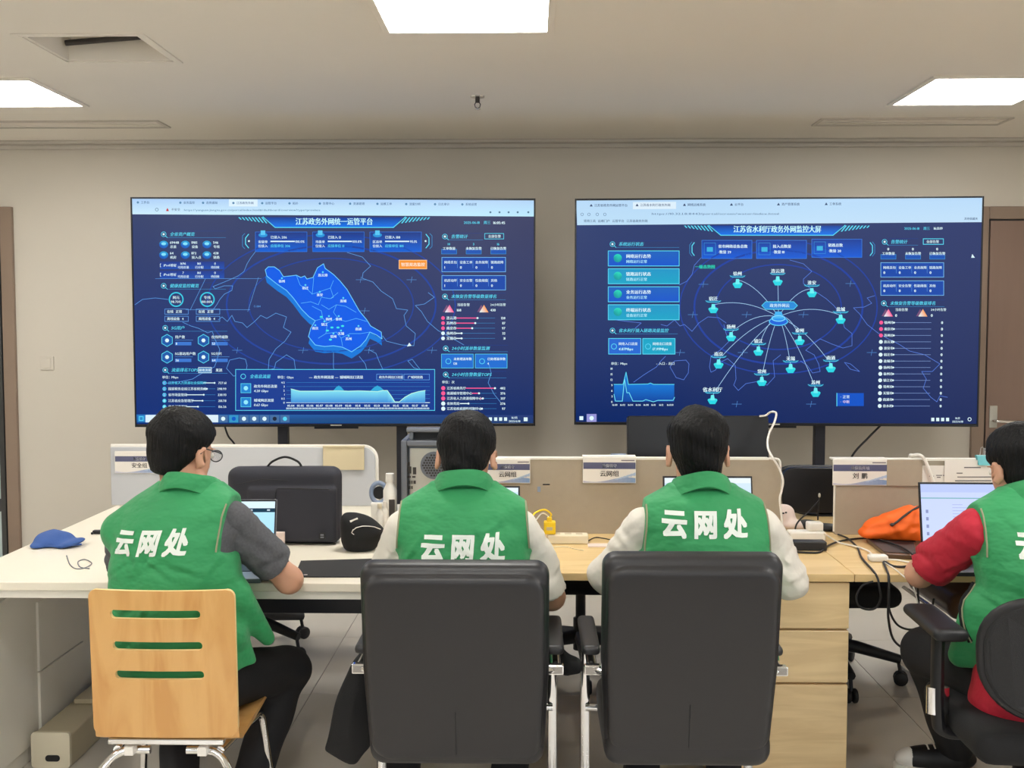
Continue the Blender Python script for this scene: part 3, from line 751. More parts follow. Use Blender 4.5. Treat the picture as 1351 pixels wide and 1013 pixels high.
D.rect(262, 484.6, 279, 491.6, lin(70, 130, 190), 2); D.frame(262, 484.6, 279, 491.6, .6, WHT, 3); D.text('接收流量', 270.5, 488.2, 3.8, WHT, 4, 'c'); D.text('发送', 289, 488.2, 4.2, WHT, 4, 'c', bold=.03)
D.text('单位：Mbps', 214, 497.5, 4, WHT, 4)
for k, (t_, q, v) in enumerate((('江苏省人力资源社会保障厅', .95, '727.61'), ('国家税务总局江苏省税务局', .3, '298.99'), ('省市场监管局', .6, '238.93'), ('江苏省应急管理厅', .45, '201.78'), ('省自然资源厅', .4, '156.26'))):
    y = 505+7.85*k; D.ring(217, y, 2.2, .8, CY, 2, n=10); D.disc(217, y, 1.8, lin(50, 130, 220) if k < 3 else CY, 3, n=8); D.text(str(k+1), 217, y, 3.4, WHT, 4, 'c')
    w = len(t_)*3.7; D.text(t_, 222, y, 4, CY if k == 0 else WHT, 4); D.line([(224+w, y), (284, y)], .35, CYD, 2); D.line([(224+w, y), (224+w+(60-w)*q, y)], 1, WHT, 3); D.disc(224+w+(60-w)*q, y, 1.2, WHT, 4, n=8); D.text(v, 299, y, 4, WHT, 4, 'r')
# right column
header(D, 587, 312, '告警统计', 50)
D.frame(639.5, 308, 664.5, 315.2, .7, CY, 3); D.text('全部告警', 644, 311.8, 4, WHT, 4)
for k, (x, v) in enumerate(((592.5, '14'), (625, '3'), (657.5, '16'))):
    D.text(v, x, 322, 4.2, CY, 4, 'c'); D.text(('工单数量', '未恢复告警', '已恢复告警')[k], x, 327.8, 4, WHT, 5, 'c', bold=.03); D.rect(x-10, 328.8, x+10, 335, lin(24, 84, 180), 2); D.frame(x-10, 328.8, x+10, 335, .5, CYD, 3)
for y, ts, vs in ((339.5, ('网络丢包', '设备工单', '业务故障', '链路故障'), '1700'), (363.5, ('机房动环', '安全告警', '性能阈值', '其他'), '139')):
    D.rect(583, y, 667, y+19, lin(20, 72, 170), 1); D.frame(583, y, 667, y+19, .7, lin(120, 190, 245), 2)
    for k in range(4): D.text(ts[k], 586+20.5*k, y+6.5, 4, WHT, 4); D.text(('1', '0', '0', '0')[k], 586.5+20.5*k, y+13.2, 4.6, WHT, 4, bold=.03); D.line([(603.5+20.5*k, y+4), (603.5+20.5*k, y+14)], .4, LN, 2) if k < 3 else None
header(D, 587, 391, '未恢复告警等级数量排名', 80)
alerts(D, 593, 407)
D.text('当前告警', 603, 402, 4, WHT, 4); D.text('168', 603, 409, 4.4, WHT, 4, bold=.03); D.text('24小时告警', 647, 402, 3.8, WHT, 4); D.text('430', 647, 409, 4.4, WHT, 4, bold=.03)
for k in range(5):
    y = 419.5+6.7*k; D.disc(584.5, y, 2.5, PK if k < 3 else WHT, 3, n=10); D.text(('连云港', '苏州市', '南京市', '扬州市', '无锡市')[k], 589, y, 4.2, WHT, 4, bold=.03)
    D.line([(602, y), (653, y)], .35, CYD, 2); q = (630, 627, 623, 609, 609)[k]; D.line([(602, y), (q, y)], 1.2, PK if k < 3 else WHT, 3); D.disc(q, y, 1.4, WHT, 4, n=8); D.text(('128', '117', '97', '32', '31')[k], 667, y, 4.2, WHT, 4, 'r', bold=.03)
header(D, 588, 459.5, '24小时派单数量监测', 82)
for x, a, b_ in ((582.5, '未处理派单数', '1211'), (627, '已处理派单数', '4')):
    D.rect(x, 467, x+42, 485.4, lin(30, 110, 210), 1); D.frame(x, 467, x+42, 485.4, .6, CY, 2); D.ring(x+9, 476.5, 3.4, .8, CY, 3, n=12); D.text(a, x+16, 473.5, 3.8, WHT, 4, bold=.03); D.text(b_, x+16, 479.5, 4, WHT, 4)
header(D, 588, 494, '24小时告警数量TOP5', 80)
D.text('单位：次', 583, 504, 4, WHT, 4)
for k in range(5):
    y = 512+6.75*k; t_ = ('江苏省商务厅', '南通城市管理中心', '江苏省人力资源保障中心', '省体育局', '江苏省疾病预防控制中心')[k]; D.disc(584.8, y, 2.8, PK if k < 3 else WHT, 3, n=10)
    D.text(t_, 589.5, y, 4, WHT, 4, bold=.02); w = 592+len(t_)*3.8; q = (653, 632, 637, 618, 631)[k]; q = max(q, w+2)
    D.line([(w, y), (655, y)], .35, CYD, 2); D.line([(w, y), (q, y)], 1.2, PK if k < 3 else WHT, 3); D.disc(q, y, 1.4, WHT, 4, n=8); D.text(('482', '376', '337', '276', '97')[k], 667, y, 4.2, WHT, 4, 'r', bold=.03)
# lower chart
D.rect(311, 487.3, 573.5, 541.3, lin(22, 60, 146), 3); D.frame(311, 487.3, 573.5, 541.3, .8, CY, 4)
D.ring(321, 496.5, 3.2, .8, CY, 5, n=12); D.text('全省总流量', 329.5, 496.5, 5.2, CY, 5, shear=.2, bold=.03); D.text('单位：Gbps', 366, 497.5, 4, WHT, 5); D.text('--- 政务外网流量 --- 城域网出口流量', 408, 497.5, 4.2, WHT, 5, bold=.025)
D.frame(497, 493.5, 531, 501, .6, LN, 5); D.text('政务外网出口流量', 500, 497.5, 3.8, WHT, 5); D.frame(533, 493.5, 566.5, 501, .6, LN, 5); D.text('广域网链路', 538, 497.5, 3.8, WHT, 5)
for y in (512, 530.5): D.rect(318, y-6, 331, y+6, lin(30, 130, 210), 4); D.frame(318, y-6, 331, y+6, .7, CY, 5); D.disc(324.5, y, 3, lin(150, 235, 255), 5, n=10)
for y, a, b_ in ((509.5, '政务外网总流量', '4.20 Gbps'), (528, '城域网总流量', '0.63 Gbps')): D.text(a, 335, y, 4.2, WHT, 5, bold=.02); D.text(b_, 335, y+6, 4.2, WHT, 5, bold=.02, shear=.2)
for k in range(6): D.text(('0', '0.5', '1', '2', '3', '4.5')[k], 376, 531-5.3*k, 3.6, WHT, 5, 'r'); D.line([(378, 531-5.3*k), (567, 531-5.3*k)], .3 if k else .8, CYD if k else WHT, 4)
top = [(384, 513), (396, 516), (410, 516), (422, 516), (436, 515.5), (448, 515.5), (460, 516), (473, 515.5), (486, 516), (498, 516.5), (505, 515), (511, 515), (516, 522), (521, 530), (527, 530), (534, 524), (543, 519), (552, 516.5), (561, 515)]
for i in range(len(top)-1):
    (x0, y0), (x1, y1) = top[i], top[i+1]
    D.poly([(x0, 531), (x1, 531), (x1, y1), (x0, y0)], None, 5, [lin(60, 140, 220), lin(60, 140, 220), lin(130, 225, 245), lin(130, 225, 245)])
D.line(top, .9, lin(190, 250, 230), 6)
for cx, w in ((447, 8), (498, 10)): D.poly([(cx-w, 516), (cx-w*.4, 510), (cx, 508), (cx+w*.4, 510), (cx+w, 516)][::-1] if False else [(cx-w, 516), (cx+w, 516), (cx+w*.4, 510.5), (cx, 508.5), (cx-w*.4, 510.5)], lin(50, 170, 220), 4)
for k in range(15): D.text('05-%02d' % (4+k), 384+12.6*k, 535, 3.6, WHT, 5, 'c', bold=.03); D.text('00:00:00', 384+12.6*k, 538.6, 3.2, WHT, 5, 'c', bold=.03)
# task bar
D.poly([(178.5, 557.3), (703.5, 559), (703.5, 547.5), (178.5, 546.6)], BL, 2, [lin(24, 90, 150), lin(30, 60, 110), lin(40, 60, 120), lin(30, 110, 190)])
D.rect(182, 547.6, 191.5, 556.5, lin(40, 130, 200), 3); D.frame(184, 549.5, 189, 554.5, 1, CY, 4)
D.rect(192, 547.2, 288, 557, lin(222, 240, 250), 3)
for k, x in enumerate((294.5, 308.5, 322, 335.5, 349, 362.5, 376)):
    D.rect(x-6, 547.6, x+6, 557.2, lin(52, 150, 200) if k == 1 else lin(70, 110, 160), 3); D.disc(x, 552.3, 2.8, (WHT, lin(10, 90, 200), WHT, WHT, WHT, lin(30, 40, 60), CY)[k], 4, n=10)
for x in (647, 654, 660.5, 667): D.rect(x-2, 550.5, x+2, 555, WHT, 4)
D.text('16:05', 679, 550.8, 3.8, WHT, 4, 'c'); D.text('2025/6/18', 679, 555.5, 3.6, WHT, 4, 'c'); D.rect(691, 550.5, 696, 555.5, WHT, 4)
D.poly([(537, 457), (543, 456), (540, 452)], WHT, 6)
D.build('display', 'tv_screen', LT, 'glowing blue map dashboard on the screen')

# right dashboard
D = Draw(rfn)
background(D, lambda v: 760.2-.8*v, lambda u: 264.6-4.2*u, lambda v: 1296.2-6.4*v, lambda u: 557.5+2*u, lin(48, 64, 112), lin(50, 62, 110), lin(4, 38, 102), lin(26, 42, 92))
D.poly([(761.4, 297), (1295.5, 293), (1296.2, 260.6), (760.2, 264.6)], BAR, 1, [lin(190, 224, 248), lin(196, 226, 250), lin(186, 220, 250), lin(184, 218, 248)])
D.poly([(835, 276), (892, 275.6), (892, 266.2), (835, 266.6)], lin(222, 240, 252), 2)
for k, x in enumerate((780, 840.5, 903, 965, 1027, 1090)):
    y = 271-.006*(x-760); D.poly([(x-2, y+1.5), (x+2, y+1.5), (x, y-2)], lin(50, 70, 110), 3); D.text(('江苏省政务外网运管平台', '江苏省水利厅政务外网', '网络运维系统', '云平台', '资产管理系统', '工单系统')[k], x+4, y, 3.8, lin(60, 80, 120), 3)
for x in (768, 777, 788, 798): D.ring(x, 282.8, 1.8, .5, lin(80, 110, 150), 3, n=8)
D.text('https://10.32.1.8:8443/portal/screen/water/index.html', 860, 282, 3.6, lin(100, 130, 165), 3, width=168)
D.text('常用工具  运维门户  云管平台  江苏省政务外网', 770, 291.5, 3.8, lin(70, 95, 130), 3); D.text('其他收藏夹', 1272, 288.5, 3.4, lin(70, 95, 130), 3)
titleplate(D, 938, 1112, 297.6, 310.3, '江苏省水利厅政务外网监控大屏', 967.5, 1083.5, 302.4)
D.text('2025-06-18', 1193, 301.4, 4.2, CY, 4); D.text('周三', 1218, 301.4, 4.2, CY, 4); D.text('16:13:19', 1232, 301.2, 4.4, WHT, 4, bold=.03)
for r, w in ((150, 2.4), (112, 1.6), (176, 1.6)): D.ring(1027, 405, r*.74, w, lin(32, 64, 160), 1, ry=r*.50, n=60)
header(D, 808, 322, '系统运行状态', 88)
for k, y in enumerate((331, 354.5, 378.3, 402)):
    c1, c2 = ((BL, lin(10, 74, 200)), (TL_, lin(14, 140, 190)))[k % 2]
    D.rect(802.5, y, 896, y+19.8, lin(30, 100, 190) if k % 2 == 0 else lin(30, 150, 200), 1, c1); D.frame(802.5, y, 896, y+19.8, .9, CY, 2); D.disc(815, y+9.5, 5.5, lin(40, 220, 190), 3, col2=lin(20, 160, 160))
    D.text(('网络运行态势', '链路运行状态', '业务运行态势', '终端运行状态')[k], 826, y+7, 5.2, WHT, 4, bold=.03); D.text(('网络运行正常', '链路运行正常', '业务运行正常', '设备运行正常')[k], 826, y+14, 4.4, lin(180, 240, 255), 4, bold=.02)
header(D, 808, 436, '省水利厅接入链路流量监控', 86)
for x, c, a, b_ in ((803, lin(36, 104, 210), '网络入口流量', '4.87Mbps'), (848, TL_, '网络出口流量', '17.99Mbps')):
    D.rect(x, 446.5, x+42.5, 467, c, 1); D.frame(x, 446.5, x+42.5, 467, .9, CY, 2); D.ring(x+7, 457, 3.5, .8, CY, 3, n=12); D.text(a, x+13, 453.5, 4, WHT, 4); D.text(b_, x+13, 460.3, 4.6, lin(190, 245, 255), 4, shear=.2, bold=.03)
D.text('单位：Mbps', 806, 479.5, 4, WHT, 4); D.text('- 入口 - 出口', 866, 479.5, 4, WHT, 4)
for k in range(7): D.text(('0', '3', '6', '9', '12', '15', '18')[k], 808.5, 530-7.3*k, 3.8, WHT, 4, 'r')
up = [(810, 507), (822, 507), (826, 491), (829, 507), (855, 506.5), (858, 505.2), (862, 507), (889.5, 507)]
for i in range(len(up)-1):
    (x0, y0), (x1, y1) = up[i], up[i+1]; D.poly([(x0, 530), (x1, 530), (x1, y1), (x0, y0)], None, 2, [lin(16, 70, 160)]*2+[lin(20, 120, 215)]*2)
D.line(up, .9, CY, 3); D.line([(810, 520), (812, 529), (821, 529), (824, 500), (827, 518), (830, 518), (835, 529), (848, 529), (852, 527), (862, 530), (868, 528), (888, 528), (890, 524)], .8, lin(120, 235, 250), 4)
for k in range(8): D.text(('16:00', '16:02', '16:04', '16:06', '16:08', '16:10', '16:12', '16:13:10')[k], 808+10.3*k, 534, 3.2, WHT, 4)
for x, y, a, b_ in ((926, 317, '省市网络设备总数', '数量 29'), (998, 317, '接入点数量', '数量 10'), (1071, 315.5, '链路总数', '数量 20')):
    D.rect(x, y, x+66, y+24, lin(26, 62, 150), 1, lin(16, 92, 216)); D.frame(x, y, x+66, y+24, .6, lin(60, 130, 230), 2); D.frame(x+3, y+3.5, x+18, y+19, .5, CYD, 3); D.rect(x+6.5, y+9, x+14.5, y+15, lin(60, 180, 225), 3); D.text(a, x+21.5, y+8, 4.6, WHT, 4, bold=.03); D.text('·' + b_, x+22, y+15.5, 4.4, WHT, 4, bold=.03)
for x, s in ((913, 1), (1151, -1)):
    D.line([(x+3*s, 320), (x, 324), (x, 333), (x+3*s, 337)], 1.2, CY, 2); D.line([(x, 319), (x-3*s, 323), (x-3*s, 334), (x, 338)], .6, CYD, 2)
D.text('一级态势图', 917, 352, 5, lin(40, 225, 190), 4, bold=.03)
for pts in ([(925, 340), (916, 350), (913, 362), (906, 371), (896, 376)], [(812, 422), (828, 424), (846, 426), (838, 433)], [(872, 428), (880, 430), (890, 422), (897, 430), (903, 428), (913, 437), (922, 426), (934, 418), (948, 419), (958, 426)], [(955, 428), (958, 440), (962, 450), (950, 462), (938, 470), (936, 484), (938, 491), (944, 488), (950, 478), (960, 473), (970, 482), (971, 500), (968, 508), (974, 515), (984, 506), (1000, 503), (1012, 508), (1022, 497), (1020, 476), (1030, 468)],
            [(884, 484), (890, 476), (905, 475), (909, 480), (908, 492), (902, 501), (892, 498), (884, 484)], [(836, 504), (850, 494), (866, 484), (872, 476), (878, 470)], [(1042, 343), (1060, 348), (1071, 358), (1060, 368), (1060, 374), (1078, 386), (1090, 394), (1100, 403), (1110, 415), (1114, 432), (1124, 440), (1124, 456), (1112, 459), (1098, 454), (1082, 447), (1072, 454), (1063, 462), (1074, 468), (1080, 480), (1082, 490), (1072, 492), (1065, 482), (1056, 476)],
            [(1154, 390), (1144, 393), (1150, 400), (1140, 405), (1126, 406), (1134, 414), (1144, 428), (1158, 439), (1172, 447), (1186, 454), (1200, 463), (1220, 468), (1230, 474), (1240, 480), (1230, 490), (1216, 490), (1222, 500), (1218, 512), (1228, 524), (1236, 530), (1240, 522), (1250, 524)], [(1114, 478), (1122, 480), (1134, 490), (1122, 487), (1114, 478)]): D.line(pts, .6, lin(90, 130, 230), 2)
for x, y in ((914, 415), (985, 415), (1060, 415), (980, 465), (897, 465), (1150, 465), (1122, 374), (928, 375), (972, 533), (1070, 533)): plus(D, x, y)
HX, HY = 1027, 418
D.poly([(1010, 408), (1047, 408), (1052, 403), (1047, 398), (1010, 398), (1005, 403)], lin(40, 140, 220), 3); D.line([(1010, 408), (1047, 408), (1052, 403), (1047, 398), (1010, 398), (1005, 403)], .8, CY, 4, True); D.text('政务外网云', 1028.5, 403, 5, WHT, 5, 'c')
D.disc(HX, HY+6, 13, lin(30, 100, 220), 3, ry=6, n=24); D.ring(HX, HY+6, 12, 1, CY, 4, ry=5.2); D.disc(HX, HY+2, 10, lin(40, 150, 240), 4, ry=4.6, n=20); D.poly([(HX-7, HY+2), (HX+7, HY+2), (HX+4, HY-7), (HX-4, HY-7)], lin(70, 180, 245), 5); D.ring(HX, HY+2, 8.5, .8, lin(150, 230, 255), 6, ry=3.6)
for n_, x, y in (('徐州', 973, 361), ('连云港', 1026, 357.5), ('淮安', 1071, 373), ('宿迁', 941, 394), ('盐城', 1109, 408), ('扬州', 964.5, 431), ('泰州', 1055, 436), ('镇江', 1000.5, 450), ('南京', 948, 467), ('无锡', 1043, 473), ('南通', 1096, 472), ('常州', 1005, 490), ('苏州', 1076, 504.5), ('省水利厅', 940, 514)):
    mx, my = (HX+x)/2, (HY+y)/2-14*(1 if x != HX else 0)
    D.line([((1-t)**2*HX+2*t*(1-t)*mx+t*t*x, (1-t)**2*HY+2*t*(1-t)*my+t*t*(y+8)) for t in [q/10 for q in range(11)]], .6, lin(170, 215, 255), 2)
    D.poly([(x-10, y+4.6), (x+10, y+4.6), (x+8, y+2.2), (x-8, y+2.2)], lin(24, 120, 170), 3); D.line([(x-10, y+2.6), (x-7, y+4.6), (x+7, y+4.6), (x+10, y+2.6)], .7, CY, 4)
    D.text(n_, x, y, 5.6 if n_[0] != '省' else 6.2, WHT, 5, 'c', bold=.035)
    D.poly([(x-6.5, y+14), (x+6.5, y+14), (x+3.5, y+19), (x-3.5, y+19)], lin(40, 215, 230), 4); D.poly([(x-3, y+14), (x+3, y+14), (x+2, y+7), (x-2, y+7)], lin(110, 240, 245), 4); D.disc(x, y+13.4, 6.5, lin(60, 225, 235), 3, ry=2.2)
D.rect(1104, 518.5, 1139.5, 535.5, lin(14, 84, 200), 3); D.line([(1104, 518.5), (1104, 535.5)], 1, CY, 4); D.text('· 正常', 1109, 523.5, 4.4, WHT, 4); D.text('· 中断', 1109, 530, 4.4, lin(230, 210, 240), 4)
header(D, 1167, 319, '告警统计', 44)
D.frame(1218, 315, 1244.5, 322.3, .9, CY, 3); D.text('全部告警', 1222, 318.8, 4, WHT, 4)
for k, x in enumerate((1172, 1204.5, 1236.5)):
    D.text('0', x, 328.5, 4.6, WHT, 4, 'c', bold=.04); D.text(('工单数量', '未恢复告警', '已恢复告警')[k], x, 334.5, 4, WHT, 5, 'c', bold=.03); D.rect(x-10, 335.6, x+10, 341.8, lin(24, 84, 180), 2); D.frame(x-10, 335.6, x+10, 341.8, .5, CYD, 3)
for y, ts in ((346.5, ('网络丢包', '设备工单', '业务故障', '链路故障')), (370.5, ('机房动环', '安全告警', '性能阈值', '其他'))):
    D.rect(1162, y, 1245, y+19, lin(20, 72, 170), 1); D.frame(1162, y, 1245, y+19, .7, lin(120, 190, 245), 2)
    for k in range(4): D.text(ts[k], 1165+20.3*k, y+6.5, 4, WHT, 4); D.text('0', 1165.5+20.3*k, y+13, 4.6, WHT, 4, bold=.04); D.line([(1182.5+20.3*k, y+4), (1182.5+20.3*k, y+14)], .4, LN, 2) if k < 3 else None
header(D, 1166, 400, '未恢复告警等级数量排名', 80)
alerts(D, 1172, 412.5)
D.text('当前告警', 1181, 408.5, 4, WHT, 4); D.text('0', 1181, 416, 4.8, WHT, 4, bold=.04); D.text('24小时告警', 1228, 408.5, 3.8, WHT, 4); D.text('0', 1228, 416, 4.8, WHT, 4, bold=.04)
for k, n_ in enumerate(('徐州市', '南京市', '苏州市', '连云港', '淮安市', '宿迁市', '盐城市', '扬州市', '泰州市', '镇江市', '常州市', '无锡市', '南通市', '省水利')):
    y = 425.5+8.46*k; x = 1162.5-.15*k; D.disc(x, y, 2.6, PK if k < 3 else WHT, 3, n=10); D.text(n_, x+4, y, 4, WHT, 4, bold=.03); D.disc(x+17, y, 1.2, WHT, 4, n=8); D.line([(x+17, y), (x+66, y)], .4, lin(140, 170, 230), 2); D.text('0', x+80.5, y, 4.8, WHT, 4, 'c', bold=.05)
D.rect(764.5, 549, 769.5, 554, WHT, 3); D.rect(774, 546, 787, 557, lin(150, 150, 215), 3); D.disc(780.5, 551.5, 3, WHT, 4, n=10)
for x in (1230.5, 1237, 1243.5, 1250): D.rect(x-2, 551, x+2, 555.5, WHT, 4)
D.text('16:13', 1263.5, 551.5, 3.6, WHT, 4, 'c'); D.text('2025/6/18', 1263.5, 556, 3.4, WHT, 4, 'c'); D.ring(1279, 553, 2.2, .8, WHT, 4, n=10)
D.poly([(1281, 340), (1286, 340), (1282.5, 335)], WHT, 6)
D.build('display', 'tv_screen', RT, 'glowing blue node network dashboard on the screen')

# ------------------------------------------------------------------ desks and partitions
DZ = .75
t = thing('white_desk', 'long white desk on the left with a closed end panel', 'desk', (-1.14, 3.95, 0))
MB().box(-1.80, -.503, 3.25, 4.68, DZ-.027, DZ).build('desktop', 'white_laminate', t, bevel=.003)
MB().box(-1.79, -.51, 3.27, 4.66, DZ-.055, DZ-.029).build('apron', 'white_panel', t, bevel=.002)
ep = MB().box(-1.80, -1.765, 3.27, 4.66, 0, DZ-.056).build('end_panel', 'white_panel', t, bevel=.003)
m = MB(); m.box(-1.765, -1.755, 3.40, 3.72, .06, .62); m.build('access_door', 'white_panel', ep, bevel=.002)
m = MB(); m.box(-1.765, -1.755, 3.77, 4.15, .30, .55); m.build('access_door', 'white_panel', ep, bevel=.002)
m = MB(); m.box(-1.765, -1.755, 3.77, 4.15, .05, .295); m.build('access_door', 'white_panel', ep, bevel=.002)
MB().box(-.56, -.52, 3.95, 4.60, 0, DZ-.056).build('leg', 'white_panel', t, bevel=.003)
MB().box(-1.25, -.515, 3.62, 3.68, .555, .625).build('crossbar', 'black_metal', t, bevel=.004)
MB().box(-1.755, -.56, 4.30, 4.36, .60, .69).build('crossbar', 'black_metal', t, bevel=.004)
# steel trunk on the floor below it
t = thing('floor_trunking', 'beige steel cable trunking lying on the floor under the white desk', 'cable trunking', (-1.66, 4.2, 0))
MB().box(-1.735, -1.60, 3.66, 4.62, .0, .115).build('channel', 'beige_steel', t, bevel=.006)
MB().box(-1.715, -1.64, 3.95, 4.60, .116, .135).build('lid', 'beige_steel', t, bevel=.004)
e = MB().prism(rrect(.135, .125, .012), lambda u, v, w: Vector((-1.6675+u, w, .0625+v)), 3.66, 3.645).build('end_cap', 'cream_plastic', t)
MB().prism(rrect(.05, .022, .01), lambda u, v, w: Vector((-1.66+u, w, .035+v)), 3.6455, 3.642).build('slot', 'black_plastic', e)

t = thing('wooden_desk', 'light wood desk in the middle with a three-drawer pedestal', 'desk', (.25, 3.73, 0), group='light wood desks')
MB().box(-.497, 1.018, 3.40, 4.07, DZ-.025, DZ).build('desktop', 'desk_wood', t, bevel=.002)
MB().box(-.49, -.46, 3.44, 4.05, 0, DZ-.026).build('leg', 'desk_wood', t)
pd = MB().box(.585, 1.008, 3.435, 4.0, .03, DZ-.028).build('pedestal', 'drawer_wood', t)
for z0, z1 in ((.57, .72), (.395, .565), (.035, .39)):
    MB().box(.585, 1.008, 3.415, 3.434, z0+.0015, z1-.0015).build('drawer', 'drawer_wood', pd, bevel=.0015)
MB().box(.6, .99, 3.46, 3.98, 0, .03).build('plinth', 'black_plastic', pd)
t = thing('wooden_desk', 'light wood desk on the right, covered in cables', 'desk', (1.7, 3.73, 0), group='light wood desks')
MB().box(1.020, 2.42, 3.40, 4.07, DZ-.025, DZ).build('desktop', 'desk_wood', t, bevel=.002)
MB().box(2.38, 2.41, 3.44, 4.05, 0, DZ-.026).build('leg', 'desk_wood', t)
MB().box(1.03, 2.38, 3.95, 3.99, .64, DZ-.026).build('crossbar', 'black_metal', t)
t = thing('wooden_desk', 'light wood desk on the far side of the fabric partitions', 'desk', (.9, 4.42, 0), group='light wood desks')
MB().box(-.497, 2.42, 4.075, 4.74, DZ-.025, DZ).build('desktop', 'desk_wood', t, bevel=.002)
for x in (-.49, 2.38): MB().box(x, x+.03, 4.10, 4.70, 0, DZ-.026).build('leg', 'desk_wood', t)

def slab(m, x0, x1, z0, z1, y0, y1, r):      # upright board with rounded upper corners (rl, rr)
    rl, rr = r; pts = [(x0, z0), (x1, z0)]
    for rad, cx, a0 in ((rr, x1-rr, 0), (rl, x0+rl, 90)):
        if rad <= 0: pts.append((cx, z1)); continue
        for k in range(8):
            a = math.radians(a0+90*k/7); pts.append((cx+rad*math.cos(a), z1-rad+rad*math.sin(a)))
    return m.prism(pts, lambda u, v, w: Vector((u, w, v)), y1, y0)
# white board at the left
xa, xb = P(147, 640, 4.63).x, P(495.5, 640, 4.63).x; zt = P(300, 590, 4.63).z
t = thing('desk_partition', 'frosted white desk partition with rounded corner behind the black briefcase', 'partition', ((xa+xb)/2, 4.635, DZ), group='desk partitions')
slab(MB(), xa, xb, DZ+.001, zt, 4.625, 4.645, (.004, .05)).build('board', 'frosted_panel', t, bevel=.002)
m = MB(); pts = [(xb+.003, 4.635, DZ+.01)]+[(xb-.05+.053*math.cos(math.radians(a)), 4.635, zt-.05+.053*math.sin(math.radians(a))) for a in range(0, 91, 15)]+[(xa, 4.635, zt+.003)]
m.tube(pts, .005, 8, flat=(2, .7)); m.build('edge_trim', 'panel_edge', t, smooth=True)
# fabric boards
def fabric_partition(px0, px1, pyt, label, r):
    x0 = px0 if isinstance(px0, float) else P(px0, 640, 4.04).x; x1 = px1 if isinstance(px1, float) else P(px1, 640, 4.04).x; z = P(900, pyt, 4.04).z
    t = thing('desk_partition', label, 'partition', ((x0+x1)/2, 4.05, DZ), group='desk partitions')
    slab(MB(), x0+.004, x1-.004, DZ+.001, z-.005, 4.032, 4.066, (max(r[0]-.006, 0), max(r[1]-.006, 0))).build('fabric_board', 'fabric_panel', t)
    pts = [(x0+.004, 4.049, DZ+.01)]+fillet([(x0+.004, 4.049, DZ+.02), (x0+.004, 4.049, z-.004), (x1-.004, 4.049, z-.004), (x1-.004, 4.049, DZ+.02)], max(r[0], .02) if r[0] else .02, 6)[1:]
    MB().tube(pts, .0052, 8).box(x0+.05, x1-.05, 4.030, 4.068, z-.006, z+.001).build('edge_trim', 'panel_edge', t, smooth=True)
    return x0, x1, z
mx0, mx1, mz = fabric_partition(-.20, 1031, 604, 'beige fabric partition behind the middle desk', (0, .05))
rx0, rx1, rz = fabric_partition(1101, 2.40, 604.5, 'beige fabric partition behind the right desk hung with papers', (0, 0))

# ------------------------------------------------------------------ name plates, papers
def sign(px0, py0, px1, py1, Y, label, head, text, cut=0, gap=''):
    a, b = P(px0, py0, Y), P(px1, py1, Y)
    t = thing('name_plate', label, 'sign', ((a.x+b.x)/2, Y, b.z), group='name plates on the partitions')
    MB().box(a.x, b.x, Y, Y+.004, b.z, a.z).build('holder', 'white_plastic', t, bevel=.001)
    MB().box(a.x, b.x, Y+.004, Y+.05, a.z-.002, a.z+.003).build('hook', 'white_plastic', t)
    w, h = b.x-a.x, a.z-b.z
    D = Draw(lambda u, v, L: Vector((a.x+u*w, Y-.0004*(L+1), a.z-v*h)))
    D.rect(.01, .02, .99, .98, lin(232, 226, 218), 0)
    D.rect(.01, .20, .99, .45, lin(92, 92, 122), 1, lin(82, 86, 118))
    wave = [(.01+.98*k/12, .86+.09*math.sin(.5+k*.42)) for k in range(13)]
    for k in range(12):
        (u0, v0), (u1, v1) = wave[k], wave[k+1]; c = lerpc(lin(190, 188, 206), lin(120, 150, 190), k/12)
        D.poly([(u0, .975), (u1, .975), (u1, v1), (u0, v0)], c, 1)
    for k in range(6):
        u0, u1 = .6+.065*k, .665+.065*k; D.poly([(u0, .86-.03*k), (u1, .86-.03*k), (u1, .80-.045*k), (u0, .85-.042*k)], lin(170, 190, 216), 2)
    asp = h/w
    def tx(s, cx, cy, hh, col, bold):
        V, F, wd = layout(s, bold); k = hh*.95; o = len(D.v)
        for p, q in V: D.v.append(D.fn(cx+(p-wd/2)*k*asp, cy-(q-.36)*k, 3)); D.c.append(col)
        for f in F: D.f.append(tuple(int(i)+o for i in f))
    tx(head, .5, .325, .15, lin(235, 235, 245), .02); tx(text, .5, .63, .26, lin(40, 34, 36), .015)
    D.rect(.72, .10, .97, .14, lin(120, 110, 120), 2)
    D.build('print', 'sign_print', t)
sign(151, 596, 217, 624.5, 4.618, 'name plate reading security group on the white partition, partly behind a head', '重保值守', '安全组')
sign(640, 605.5, 699.5, 637.5, 4.022, 'cloud network group name plate beside the man in the middle left', '重保值守', '云网组')
sign(769, 603, 839, 637.5, 4.022, 'cloud network group name plate on the partition between two heads', '重保值守', '云网组')
sign(1099, 606, 1170.5, 640.5, 4.022, 'personal name plate at the left end of the right partition', '重保指挥组', '刘　鹏')
